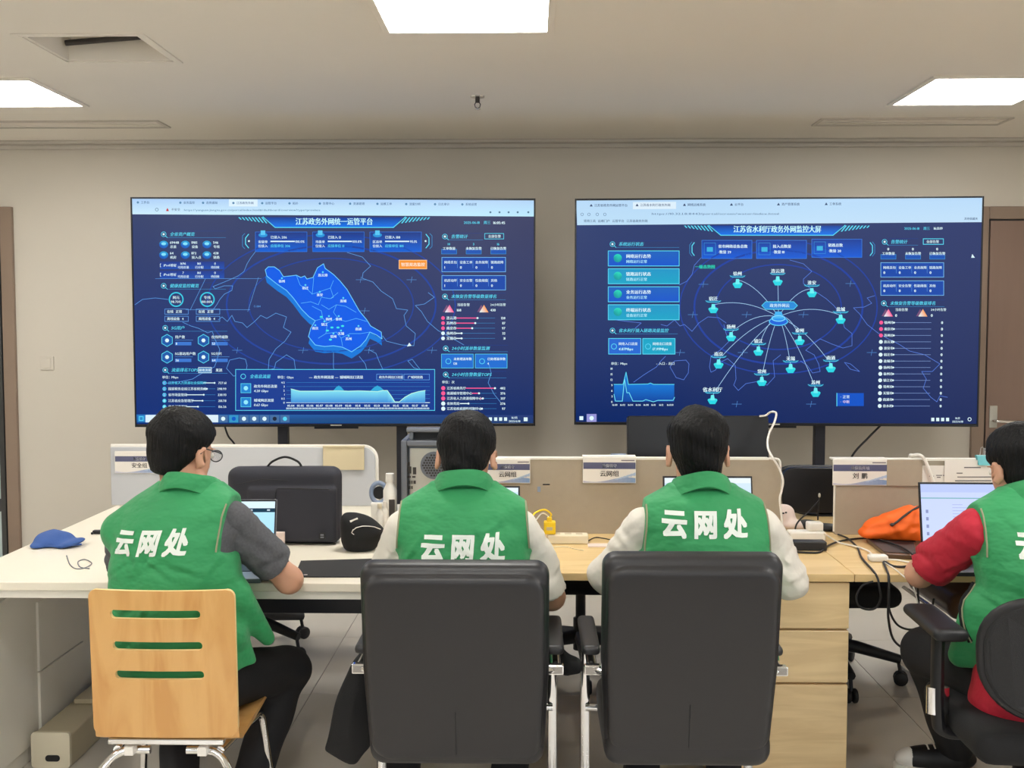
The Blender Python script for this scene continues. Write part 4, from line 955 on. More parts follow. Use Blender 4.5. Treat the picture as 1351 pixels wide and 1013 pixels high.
# small blue-white tag behind the plate
t = tag(MB().box(P(806, 600, 4.06).x, P(826, 600, 4.06).x, 4.07, 4.074, mz+.002, mz+.012).build('paper_tag', 'grey_blue'), 'small blue tag sticking up behind the middle name plate', 'tag')
a, b = P(426, 590, 4.61), P(480.5, 620, 4.61)
tag(MB().box(a.x, b.x, 4.61, 4.616, b.z, a.z).box(a.x, b.x, 4.605, 4.65, a.z, a.z+.006).build('blank_plate', 'beige_card', bevel=.001), 'blank beige card hung over the top of the white partition', 'sign')
a, b = P(1170.5, 606.5, 4.02), P(1217, 641, 4.02)
tag(MB().box(a.x, b.x, 4.02, 4.024, b.z, a.z).build('blank_plate', 'fabric_panel', bevel=.001), 'blank clear-sleeve card next to the personal name plate', 'sign')
def paper(px0, py0, px1, py1, Y, label, lines, name='paper_sheet'):
    a, b = P(px0, py0, Y), P(px1, py1, Y)
    t = thing(name, label, 'paper', ((a.x+b.x)/2, Y, b.z), group='papers pinned on the right partition')
    MB().box(a.x, b.x, Y, Y+.0015, b.z, a.z).build('sheet', 'paper', t)
    D = Draw(lambda px, py, L: P(px, py, Y-.001))
    for x0, y0, x1, y1 in lines: D.rect(x0, y0, x1, y1, lin(95, 90, 92), 0)
    D.build('print', 'sign_print', t)
paper(1246.5, 607, 1312, 660, 4.016, 'larger printed sheet under the teal binder clip', [(1272, 616, 1294, 617.4), (1262, 623.5, 1270, 624.8), (1263, 628.6, 1308, 629.8), (1260, 633.5, 1308, 634.8), (1260, 638.5, 1306, 639.8), (1260, 643.5, 1308, 644.8)])
paper(1217, 614, 1248, 660, 4.02, 'narrow printed sheet left of the clipped sheet', [(1226, 627.5, 1232, 628.8), (1235, 626.5, 1243, 627.6), (1236, 629, 1241, 630.2), (1244, 626.5, 1247, 627.6)])
a, b = P(1291, 602, 4.01), P(1306, 613.5, 4.01)
t = thing('binder_clip', 'teal binder clip with wire handles on the right partition', 'clip', ((a.x+b.x)/2, 4.03, b.z))
MB().prism([(4.004, b.z), (4.014, b.z), (4.045, a.z), (4.033, a.z+.003), (4.022, a.z)], lambda u, v, w: Vector((w, u, v)), a.x, b.x).build('body', 'teal', t)
for px in (1295, 1301):
    c = P(px, 602, 4.03); MB().tube([(c.x-.006, 4.03, c.z), (c.x-.004, 4.03, c.z+.03), (c.x+.003, 4.03, c.z+.036), (c.x+.006, 4.03, c.z+.03), (c.x+.005, 4.03, c.z)], .0018, 6).build('wire_handle', 'chrome', t)
# little sticker and marks on the middle partition
a, b = P(709, 637, 4.03), P(726, 653, 4.03)
t = thing('sticker', 'torn white sticker with blue marks on the middle partition', 'sticker', ((a.x+b.x)/2, 4.031, b.z))
MB().box(a.x+.008, b.x, 4.0305, 4.032, b.z, a.z-.006).build('paper', 'fabric_panel', t)
MB().box(a.x, a.x+.012, 4.029, 4.032, b.z+.012, a.z-.014).build('blue_mark', 'grey_blue', t); MB().box(a.x+.02, b.x-.002, 4.029, 4.032, a.z-.008, a.z-.004).build('pen_mark', 'black_plastic', t)

# ------------------------------------------------------------------ laptops, monitors
def laptop(name, label, x, y, w, h, tilt, rz, colm, ui):
    t = thing(name, label, 'laptop', (x, y, DZ), rz, 'open laptops')
    d = w*.66
    MB().box(-w/2, w/2, -d, 0, .004, .018).build('base', colm, t, bevel=.003, local=True)
    MB().box(-w*.43, w*.43, -d*.55, -d*.08, .018, .0195).build('keyboard', 'black_plastic', t, local=True)
    MB().box(-w*.16, w*.16, -d*.93, -d*.62, .018, .0187).build('touchpad', 'grey_steel', t, local=True)
    M = Matrix.Translation((0, 0, .018)) @ Matrix.Rotation(-tilt, 4, 'X')
    ld = MB().box(-w/2, w/2, 0, .006, 0, h, M).build('lid', colm, t, bevel=.002, local=True)
    MB().box(-w/2+.002, w/2-.002, -.0012, 0, .002, h-.002, M).build('bezel', 'black_plastic', ld, local=True)
    D = Draw(lambda u, v, L: M @ Vector((-w/2+.006+u*(w-.012), -.0018-.0003*L, h-.007-v*(h-.021))))
    ui(D)
    V = np.array([tuple(v) for v in D.v]); o = bpy.data.objects.new('display', mesh_np('display', V, D.f, 'laptop_screen', False, cols=D.c)); put(o, ld)
    return t
def ui_doc(D):
    D.rect(0, 0, 1, 1, lin(196, 208, 252), 0, lin(200, 214, 252)); D.rect(0, .0, 1, .12, lin(182, 196, 244), 1); D.rect(0, .20, 1, .215, lin(120, 175, 175), 1)
    for k in range(4): D.rect(.04, .38+.11*k, .065, .43+.11*k, lin(140, 150, 190), 1)
    for k in range(12): D.rect(.30, .30+.045*k, .30+.10+.05*((k*7) % 3), .307+.045*k, lin(160, 170, 205), 1)
    for k in range(9): D.rect(.62, .32+.05*k, .62+.18+.04*((k*5) % 3), .327+.05*k, lin(165, 172, 205), 1)
    D.rect(0, .96, 1, 1, lin(40, 44, 60), 1)
def ui_web(D):
    D.rect(0, 0, 1, 1, lin(178, 226, 250), 0, lin(170, 225, 250)); D.rect(0, 0, 1, .12, lin(216, 238, 248), 1); D.rect(0, .12, 1, .19, lin(30, 60, 80), 1)
    for x in (.55, .66, .70, .74, .92): D.rect(x, .14, x+.03, .165, lin(200, 215, 225), 2)
    D.rect(.94, .86, .955, .88, lin(80, 110, 130), 1); D.rect(.1, .3, .6, .5, lin(190, 230, 248), 1)
def ui_plain(D):
    D.rect(0, 0, 1, 1, lin(205, 225, 244), 0); D.rect(0, 0, 1, .08, lin(226, 236, 246), 1)
    for k in range(8): D.rect(.1, .2+.08*k, .8, .22+.08*k, lin(150, 170, 200), 1)
q = PZ(296, 742, DZ+.02)
laptop('laptop', 'open laptop with pale blue page beside the man in the grey shirt', q.x, q.y, .325, .205, math.radians(14), math.radians(2), 'grey_steel', ui_web)
q = P(622, 700, 3.72)
laptop('laptop', 'open laptop almost hidden behind the man in front of the computer tower', q.x, q.y, .335, .21, math.radians(16), 0, 'black_plastic', ui_plain)
q = P(936, 700, 3.72)
laptop('laptop', 'open laptop hidden behind the man with both ears visible', q.x, q.y, .312, .245, math.radians(13), 0, 'black_plastic', ui_plain)
q = PZ(1287, 733, DZ+.02)
laptop('laptop', 'open laptop showing a pale document in front of the red sleeve', q.x, q.y, .352, .245, math.radians(12), math.radians(-1), 'black_plastic', ui_doc)

def monitor(label, x, y, z0, w, h, tilt, rz, r=.01, fs=-1):
    t = thing('desktop_monitor', label, 'monitor', (x, y, DZ), rz, 'monitors on the far desk')
    M = Matrix.Translation((0, 0, z0-DZ)) @ Matrix.Rotation(tilt, 4, 'X')
    MB().prism(rrect(w, h, r), lambda u, v, k: M @ Vector((u, k, h/2+v)), .02, -.02).build('housing', 'tv_black', t, bevel=.004, local=True)
    MB().prism(rrect(w-.02, h-.02, .004), lambda u, v, k: M @ Vector((u, k, h/2+v)), .022, .0205).build('screen', 'black_plastic', t, local=True)
    MB().box(-.025, .025, *sorted((fs*.05, fs*.025)), .01, z0-DZ+h*.5).build('stem', 'black_plastic', t, bevel=.003, local=True)
    MB().lathe([(.11, 0), (.11, .008), (.03, .014)], (0, fs*.10 if fs > 0 else -.02, 0), 24).build('foot', 'black_plastic', t, smooth=True, local=True)
a, b = P(828, 600, 4.33), P(1016, 549, 4.33)
monitor('large black monitor seen from behind above the middle partition', (a.x+b.x)/2, 4.33, b.z-.335, b.x-a.x, .335, math.radians(-6), math.radians(2))
a, b = P(1031, 676, 4.42), P(1150, 617, 4.42)
monitor('black monitor with curved corner in the gap between the partitions', (a.x+b.x)/2, 4.42, a.z, b.x-a.x, b.z-a.z, math.radians(-4), math.radians(-2), .05, 1)

# computer tower
a, b = P(529, 590, 4.0), P(602, 712, 4.0)
t = thing('computer_tower', 'dark grey computer tower showing its steel back panel', 'computer', ((a.x+b.x)/2, 4.2, DZ))
x0, x1 = a.x, b.x; zt = P(560, 581, 4.0).z
c = MB(); w = .012
c.box(x0, x0+.022, 4.0, 4.40, DZ+.01, zt); c.box(x1-w, x1, 4.0, 4.40, DZ+.01, zt); c.box(x0+.022, x1-w, 4.0, 4.40, zt-.022, zt); c.box(x0+.022, x1-w, 4.0, 4.40, DZ+.01, DZ+.03); c.box(x0+.022, x1-w, 4.03, 4.40, DZ+.03, zt-.022)
c.build('case', 'grey_steel', t, bevel=.004)
h = MB(); h.box(x0+.03, x0+.045, 4.01, 4.05, zt, zt+.035); h.box(x1-.05, x1-.035, 4.01, 4.05, zt, zt+.035); h.box(x0+.02, x1-.03, 4.0, 4.06, zt+.03, zt+.045); h.build('carry_handle', 'grey_steel', t, bevel=.004)
MB().box(x0+.045, x1-.05, 4.045, 4.05, zt, zt+.03).build('handle_gap', 'black_plastic', t)
bp = MB().box(x0+.032, x1-.016, 4.018, 4.03, DZ+.035, zt-.032).build('back_panel', 'io_steel', t)
g = MB().lathe([(.052, 0), (.052, .003)], (x0+.122, 4.018, zt-.095), 24, Matrix.Rotation(PI/2, 3, 'X')); g.build('fan_grille', 'grey_steel', t)
m = MB()
for i in range(-4, 5):
    for j in range(-4, 5):
        if i*i+j*j <= 18: q = (x0+.122+i*.0105+(j % 2)*.005, zt-.095+j*.0095); m.box(q[0]-.0035, q[0]+.0035, 4.0135, 4.0145, q[1]-.0032, q[1]+.0032)
o = m.build('grille_hole', 'vent_dark', t); o['kind'] = 'stuff'
for (px, py, w_, h_) in ((539.5, 612, .006, .014), (540.5, 620, .012, .026), (547, 621, .012, .026), (540, 629, .012, .006), (546, 629, .012, .006), (540.5, 636, .007, .012), (543.5, 636, .005, .012), (547, 636, .009, .012), (540.5, 643, .007, .011), (543.5, 643, .005, .011)):
    q = P(px, py, 4.016); MB().box(q.x-w_/2, q.x+w_/2, 4.014, 4.018, q.z-h_/2, q.z+h_/2).build('port', 'vent_dark', t)
for k in range(4):
    z = P(560, 650+5*k, 4.016).z; MB().box(x0+.04, x1-.02, 4.014, 4.018, z-.004, z+.004).build('slot_cover', 'io_steel', t, bevel=.001)

# ------------------------------------------------------------------ swivel chairs
def swivel(label, loc, rz, base_rot, arms=True, seatz=.47, backtop=.88, bw=.22):
    t = thing('swivel_chair', label, 'office chair', loc, rz, 'black swivel chairs')
    v = Vol((-.3, -.3, seatz-.09), (.3, .3, seatz+.05), .012)
    v.rbox((0, 0, seatz-.035), (.245, .24, .045), .04, k=.0, f=lambda X, Y, Z: -.006*np.cos(X*6)*np.cos(Y*6))
    v.build('seat', 'black_fabric', t, smooth=2)
    hz = (backtop-seatz-.06)/2; Mb = Matrix.Translation((0, -.27, seatz+.06+hz)) @ Matrix.Rotation(math.radians(7), 4, 'X')
    MB().prism([(u*(1-.10*(.5-v/hz/2)), v) for u, v in rrect(2*bw, 2*hz, .13, 9)], lambda u, v, k: Mb @ Vector((u, k+.9*u*u, v)), .018, -.018).build('backrest', 'mesh_black', t, bevel=.012, seg=3, local=True)
    MB().tube([Mb @ Vector((u*(1-.10*(.5-v/hz/2)), .9*u*u, v)) for u, v in rrect(2*bw, 2*hz, .13, 9)], .014, 8, closed=True).build('back_rim', 'black_plastic', t, smooth=True, local=True)
    MB().tube(spline([(0, -.08, seatz-.07), (0, -.24, seatz-.05), (0, -.295, seatz+.05), (0, -.30, seatz+.22)]), .022, 10, flat=(1.6, .7)).build('back_bar', 'black_plastic', t, smooth=True, local=True)
    if arms:
        for s in (-1, 1):
            MB().tube(spline([(s*.16, 0, seatz-.075), (s*.25, 0, seatz-.07), (s*.272, .0, seatz-.02), (s*.272, .01, seatz+.21)]), .019, 10, flat=(1.5, .9)).build('arm_post', 'black_plastic', t, smooth=True, local=True)
            MB().tube([(s*.272, 0.0, seatz-.020), (s*.272, .002, seatz+.055)], .0215, 12, flat=(1.5, .95)).build('arm_sleeve', 'chrome', t, smooth=True, local=True)
            v = Vol((s*.272-.07, -.15, seatz+.15), (s*.272+.07, .24, seatz+.28), .008)
            v.rbox((s*.272, .04, seatz+.228), (.048, .15, .018), .016, k=0, f=lambda X, Y, Z: .05*X*X)
            v.build('arm_pad', 'black_plastic', t, smooth=2)
    MB().lathe([(.045, seatz-.10), (.06, seatz-.075)], n=16).build('mechanism', 'black_plastic', t, local=True)
    MB().lathe([(.032, .10), (.032, .24), (.022, .24), (.022, seatz-.09)], n=16).build('gas_column', 'black_plastic', t, smooth=True, local=True)
    for k in range(5):
        a = base_rot-rz+k*2*PI/5; d = Vector((math.cos(a), math.sin(a), 0))
        ar = MB().tube([Vector((0, 0, .16))+d*.02, Vector((0, 0, .15))+d*.12, Vector((0, 0, .11))+d*.30], [.034, .027, .02], 8, flat=(.9, 1)).build('base_arm', 'black_plastic', t, smooth=True, local=True)
        sd = Vector((-d.y, d.x, 0))
        MB().tube([Vector((0, 0, .10))+d*.29, Vector((0, 0, .05))+d*.30], .008, 6).build('caster_stem', 'black_plastic', ar, local=True)
        m = MB()
        for q in (-.014, .014): m.lathe([(.026, -.009), (.030, -.005), (.030, .005), (.026, .009)], d*.30+sd*q+Vector((0, 0, .030)), 14, d.to_track_quat('X', 'Z').to_matrix() @ Matrix.Rotation(PI/2, 3, 'X'))
        m.build('caster', 'black_plastic', ar, smooth=True, local=True)
    return t
swivel('black swivel chair beyond the white desk, its casters beside the grey-shirted man', (-1.33, 4.98, 0), PI, math.radians(45), False)
swivel('black swivel chair under the far desk between the two leather chairs', (.215, 4.72, 0), PI, math.radians(200), False, .475)
swivel('black swivel chair under the far desk behind the hanging cables', (1.28, 4.64, 0), PI, math.radians(-15), False, .445)
swivel('black mesh swivel chair at the right edge, with a padded armrest', (1.405, 2.98, 0), math.radians(-2), math.radians(20), True, .475, .84, .25)
# brown leather chair beyond the right desk
t = thing('leather_chair', 'glossy brown leather chair glimpsed under the right desk', 'chair', (1.9, 4.75, 0))
v = Vol((1.6, 4.2, .28), (2.25, 4.95, .5), .012); v.rbox((1.93, 4.56, .40), (.26, .27, .055), .05, k=0); v.build('seat', 'brown_leather', t, world=True)
v = Vol((1.6, 4.7, .40), (2.25, 4.95, .95), .012); v.rbox((1.93, 4.84, .66), (.25, .04, .25), .035, k=0); v.build('backrest', 'brown_leather', t, world=True)
for s in (-1, 1):
    x = 1.93+s*.272; MB().tube(fillet([(x, 4.80, .36), (x, 4.28, .36), (x, 4.28, .015), (x, 4.86, .015)], .05), .011, 10).build('sled_leg', 'chrome', t, smooth=True)

# ------------------------------------------------------------------ black leather chairs
def leather_chair(label, X, Yb, ztop, W, rz=0.):
    t = thing('leather_chair', label, 'office chair', (X, Yb+.28, 0), rz, 'black leather chairs with chrome arms')
    hb = .268; ang = math.radians(9)
    Rt = Matrix.Rotation(ang, 3, 'X')
    c = Vector((0, -.28+.045, ztop-hb*math.cos(ang)))
    v = Vol((-W/2-.04, c.y-.14, c.z-hb-.05), (W/2+.04, c.y+.14, c.z+hb+.05), .0055)
    tp = lambda X_, Y, Z: np.maximum(0, np.abs(X_)-.1)*.10*np.clip((-Z+.15)*3, 0, 2)*.6-.35*X_*X_*0
    n = Rt @ Vector((0, -1, 0)); u = Rt @ Vector((0, 0, 1)); Ra = np.array(Rt)
    tp = lambda X_, Y, Z: .05*np.clip(-Z-.02, 0, 1)
    v.pad(c, W/2, .034, hb, .034, .024, Ra, 0, tp)
    v.pad(c+n*.030-u*.009, W/2-.010, .024, hb-.012, .050, .020, Ra, .003, lambda X_, Y, Z: tp(X_, Y, Z)+.0*Z)
    v.pad(c-n*.030, W/2-.03, .026, hb-.03, .05, .022, Ra, .006)
    v.build('backrest', 'leather', t, smooth=1)
    q = c+n*.0545; MB().tube([q-u*(hb-.03), q-u*.12], .0018, 6).build('seam', 'black_plastic', t, local=True)
    v = Vol((-W/2-.02, -.30, .36), (W/2+.02, .28, .52), .01); v.rbox((0, 0, .445), (W/2-.01, .25, .05), .04, k=0, f=lambda X_, Y, Z: .12*np.maximum(0, Y)*np.maximum(0, Y)); v.build('seat', 'leather', t, smooth=2)
    for s in (-1, 1):
        x = s*(W/2+.018)
        MB().tube(fillet([(x-s*.04, -.205, .63), (x, -.17, .637), (x, .20, .645), (x, .20, .014), (x, -.30, .014)], .035), .0125, 10, flat=(1.15, .7)).build('arm_frame', 'chrome', t, smooth=True, local=True)
        MB().box(x-.022, x+.022, -.19, -.165, .622, .648).build('arm_bracket', 'chrome', t, bevel=.004, local=True)
        v = Vol((x-.05, -.15, .63), (x+.05, .22, .70), .007); v.rbox((x, .03, .667), (.026, .16, .014), .012, k=0); v.build('arm_pad', 'leather', t, smooth=2)
    MB().tube([(-W/2-.018, -.298, .014), (W/2+.018, -.298, .014)], .0115, 10).build('floor_bar', 'chrome', t, smooth=True, local=True)
    MB().tube([(-W/2-.018, .19, .40), (W/2+.018, .19, .40)], .0115, 10).build('seat_bar', 'chrome', t, smooth=True, local=True)
    return t
CH2 = leather_chair('black leather chair with a black jacket hanging by its left arm', P(600, 800, 2.70).x, 2.70, P(600, 741, 2.70).z, .478)
CH3 = leather_chair('black leather chair in front of the drawer pedestal', P(913, 800, 2.70).x, 2.70, P(913, 730, 2.70).z, .452)

# ------------------------------------------------------------------ wooden chair
def wooden_chair():
    Yb = 2.86; a, b = P(117.5, 776, Yb), P(313, 974, Yb); X = (a.x+b.x)/2; W = b.x-a.x
    t = thing('wooden_chair', 'bent plywood chair with three slots in its back and chrome legs', 'chair', (X, Yb+.22, 0))
    zt, zb = a.z, b.z; H = zt-zb; nx, nz, th = 28, 34, .013
    def pos(u, v, off):      # u -1..1 across, v 0..1 upwards
        x = u*W/2*(1-.035*(v-.5)*0-.0); y = -.22-.030*v+.020*u*u*(.5+v*.6)
        return Vector((x+.012*(v-.5)*-1*0, y+off, zb+v*H))
    bm = bmesh.new(); L = []
    for off in (0, th):
        vr = [0, .004, .012, .024, .04, .06]+[.06+.88*q/(nz-10) for q in range(1, nz-10)]+[.94, .96, .976, .988, .996, 1]; assert len(vr) == nz+1
        L.append([[bm.verts.new(pos(-1+2*i/nx, vr[j], off)) for i in range(nx+1)] for j in range(nz+1)])
    r = .022
    for lay in L:
        for j in range(nz+1):
            for i in range(nx+1):
                vv = lay[j][i]; x, z = vv.co.x, vv.co.z
                for sx in (-1, 1):
                    for (zc, sz, rr) in ((zt-r, 1, r), (zb+r*1.3, -1, r*1.3)):
                        if (z-zc)*sz > 0:
                            lim = W/2-rr+math.sqrt(max(0, rr*rr-(z-zc)**2))
                            if x*sx > lim: vv.co.x = lim*sx
    for j in range(nz):
        for i in range(nx):
            A, B = L
            bm.faces.new((A[j][i], A[j][i+1], A[j+1][i+1], A[j+1][i])); bm.faces.new((B[j][i], B[j+1][i], B[j+1][i+1], B[j][i+1]))
    for i in range(nx):
        bm.faces.new((L[0][0][i], L[1][0][i], L[1][0][i+1], L[0][0][i+1])); bm.faces.new((L[0][nz][i], L[0][nz][i+1], L[1][nz][i+1], L[1][nz][i]))
    for j in range(nz):
        bm.faces.new((L[0][j][0], L[0][j+1][0], L[1][j+1][0], L[1][j][0])); bm.faces.new((L[0][j][nx], L[1][j][nx], L[1][j+1][nx], L[0][j+1][nx]))
    bmesh.ops.recalc_face_normals(bm, faces=bm.faces)
    me = bpy.data.meshes.new('backrest'); bm.to_mesh(me); bm.free()
    for q in ('chair_wood', 'chair_edge'): me.materials.append(MATS[q])
    o = bpy.data.objects.new('tmp_back', me); COL.objects.link(o)
    cutters = []
    for px0, px1, py in ((148.5, 267, 809), (151, 269, 851), (153.5, 270.5, 890)):
        p0, p1 = P(px0, py, Yb), P(px1, py, Yb); cx = (p0.x+p1.x)/2-X; w = p1.x-p0.x
        m = MB().prism(rrect(w, .0235, .0115), lambda u, v, k: Vector((cx+u, k, p0.z+v-.022*((u/(w/2))**2-0)*-.15)), .1, -.5)
        c = bpy.data.objects.new('cut', mesh_np('cut', m.v, m.f, 'chair_edge')); COL.objects.link(c); cutters.append(c)
        md = o.modifiers.new('b', 'BOOLEAN'); md.operation = 'DIFFERENCE'; md.solver = 'EXACT'; md.object = c; md.material_mode = 'TRANSFER'
    bpy.context.view_layer.update()
    ev = o.evaluated_get(bpy.context.evaluated_depsgraph_get()); me2 = bpy.data.meshes.new_from_object(ev)
    for c in cutters: bpy.data.objects.remove(c)
    bpy.data.objects.remove(o)
    # pale ply edge on the rim and in the slots
    for p in me2.polygons:
        if abs(p.normal.y) < .6: p.material_index = 1
        else: p.material_index = 0
    me2.name = 'backrest'; bo = bpy.data.objects.new('backrest', me2); put(bo, t)
    # seat: bent ply running forward from the back
    m = MB(); n = 16; prof = [(-.235, zb-z0-.0) for z0 in ()]
    pr = [(-.203, zb+.03), (-.197, zb+.002), (-.17, zb-.014), (-.10, zb-.020), (.0, zb-.018), (.10, zb-.008), (.16, zb-.004), (.185, zb-.012), (.20, zb-.03)]
    vs = []; fs = []
    for off in (0, -th):
        for y, z in pr:
            for i in range(n+1):
                u = -1+2*i/n; vs.append((u*W/2*(1+.04*(y+.2)), y, z+off+.022*u*u*min(1, (y+.23)*6)))
    K = len(pr)
    for q in (0, 1):
        for j in range(K-1):
            for i in range(n):
                f = (q*K*(n+1)+j*(n+1)+i, q*K*(n+1)+j*(n+1)+i+1, q*K*(n+1)+(j+1)*(n+1)+i+1, q*K*(n+1)+(j+1)*(n+1)+i); fs.append(f if q == 0 else f[::-1])
    o2 = K*(n+1)
    for j in range(K-1):
        for i in (0, n):
            a_ = j*(n+1)+i; b_ = (j+1)*(n+1)+i; fs.append((a_, b_, b_+o2, a_+o2))
    for i in range(n):
        a_ = (K-1)*(n+1)+i; fs.append((a_, a_+1, a_+1+o2, a_+o2)); fs.append((i, i+o2, i+1+o2, i+1))
    m.add(vs, fs).build('seat', 'chair_wood', t, smooth=True, local=True)
    zs = zb-.045
    for s in (-1, 1):
        x = s*W/2
        MB().tube(fillet([(s*.05, -.19, zs), (x*.72, -.19, zs), (x*1.08, -.26, zs-.10), (x*1.12, -.28, .012)], .06), .011, 10).build('leg', 'chrome', t, smooth=True, local=True)
        MB().tube(fillet([(x*.72, -.19, zs), (x*.9, .12, zs), (x*1.05, .17, .012)], .04), .011, 10).build('leg', 'chrome', t, smooth=True, local=True)
        MB().box(s*.10-.012, s*.10+.012, -.22, -.16, zb-.05, zb-.028).build('seat_mount', 'white_plastic', t, local=True)
    MB().box(-W*.40, W*.40, -.215, -.195, zb-.022, zb-.006).build('rear_rail', 'chrome', t, bevel=.003, local=True)
    return t
wooden_chair()

# ------------------------------------------------------------------ people
def arr(M): return np.array(M)
def hand(wrist, elbow, s, curl=.9):
    """palm and five bent fingers, palm down, continuing the forearm"""
    w = Vector(wrist); f = (w-Vector(elbow)).normalized(); f = Vector((f.x, f.y, f.z*.3)).normalized()
    up = Vector((0, 0, 1)); sd = f.cross(up).normalized()*s; up = sd.cross(f)*s; up = up if up.z > 0 else -up
    lo = w-Vector((.16, .16, .12)); hi = w+f*.12+Vector((.16, .16, .12)); hi = Vector([max(hi[i], w[i]+.14) for i in range(3)]); lo = Vector([min(lo[i], (w+f*.2)[i]-.05) for i in range(3)])
    v = Vol(lo, hi, .004)
    v.cap(w-f*.03, w+f*.02, .027, .026, 0)
    v.cap(w+f*.02-sd*.022, w+f*.075-sd*.030, .017, .014, .012); v.cap(w+f*.02+sd*.018, w+f*.08+sd*.026, .017, .014, .012); v.cap(w+f*.02, w+f*.082, .018, .014, .012)
    for k, (o, L) in enumerate(((.030, .066), (.0105, .076), (-.0105, .070), (-.030, .054))):
        b = w+f*(.082-.004*abs(k-1))+sd*o; m_ = b+f*L*.45+up*.006+sd*o*.12; e = m_+f*L*.42-up*L*.42*curl; tp = e+f*L*.10-up*L*.26
        v.cap(b, m_, .0088, .0082, .003); v.cap(m_, e, .0082, .0075, .002); v.cap(e, tp, .0075, .0066, .002)
    b = w+f*.022+sd*.030-up*.004; m_ = b+f*.032+sd*.026-up*.008; v.cap(b-sd*.012, m_, .0125, .0098, .006); v.cap(m_, m_+f*.030+sd*.004-up*.006, .0098, .008, .002)
    return v.mesh('hand', 'skin', 1)
def creases(seed, n, x0, x1, z0, z1, amp=.0055):
    rnd = random.Random(seed); L = []
    for _ in range(n):
        cx_, cz_ = rnd.uniform(x0, x1), rnd.uniform(z0, z1); a = rnd.choice((1, -1))*rnd.uniform(.25, 1.1); l = rnd.uniform(.05, .11)
        L.append((cx_, cz_, math.cos(a), math.sin(a), l, rnd.uniform(.006, .011), rnd.uniform(.5, 1)*amp))
    def f(x, z):
        o = 0
        for cx_, cz_, ca, sa, l, sg, am in L:
            u = (x-cx_)*ca+(z-cz_)*sa; v = -(x-cx_)*sa+(z-cz_)*ca+.9*u*u
            o = o+am*np.exp(-(u/l)**2*1.5)*(np.exp(-(v/sg)**2)-.8*np.exp(-((v-1.7*sg)/sg)**2))
        return o
    return f
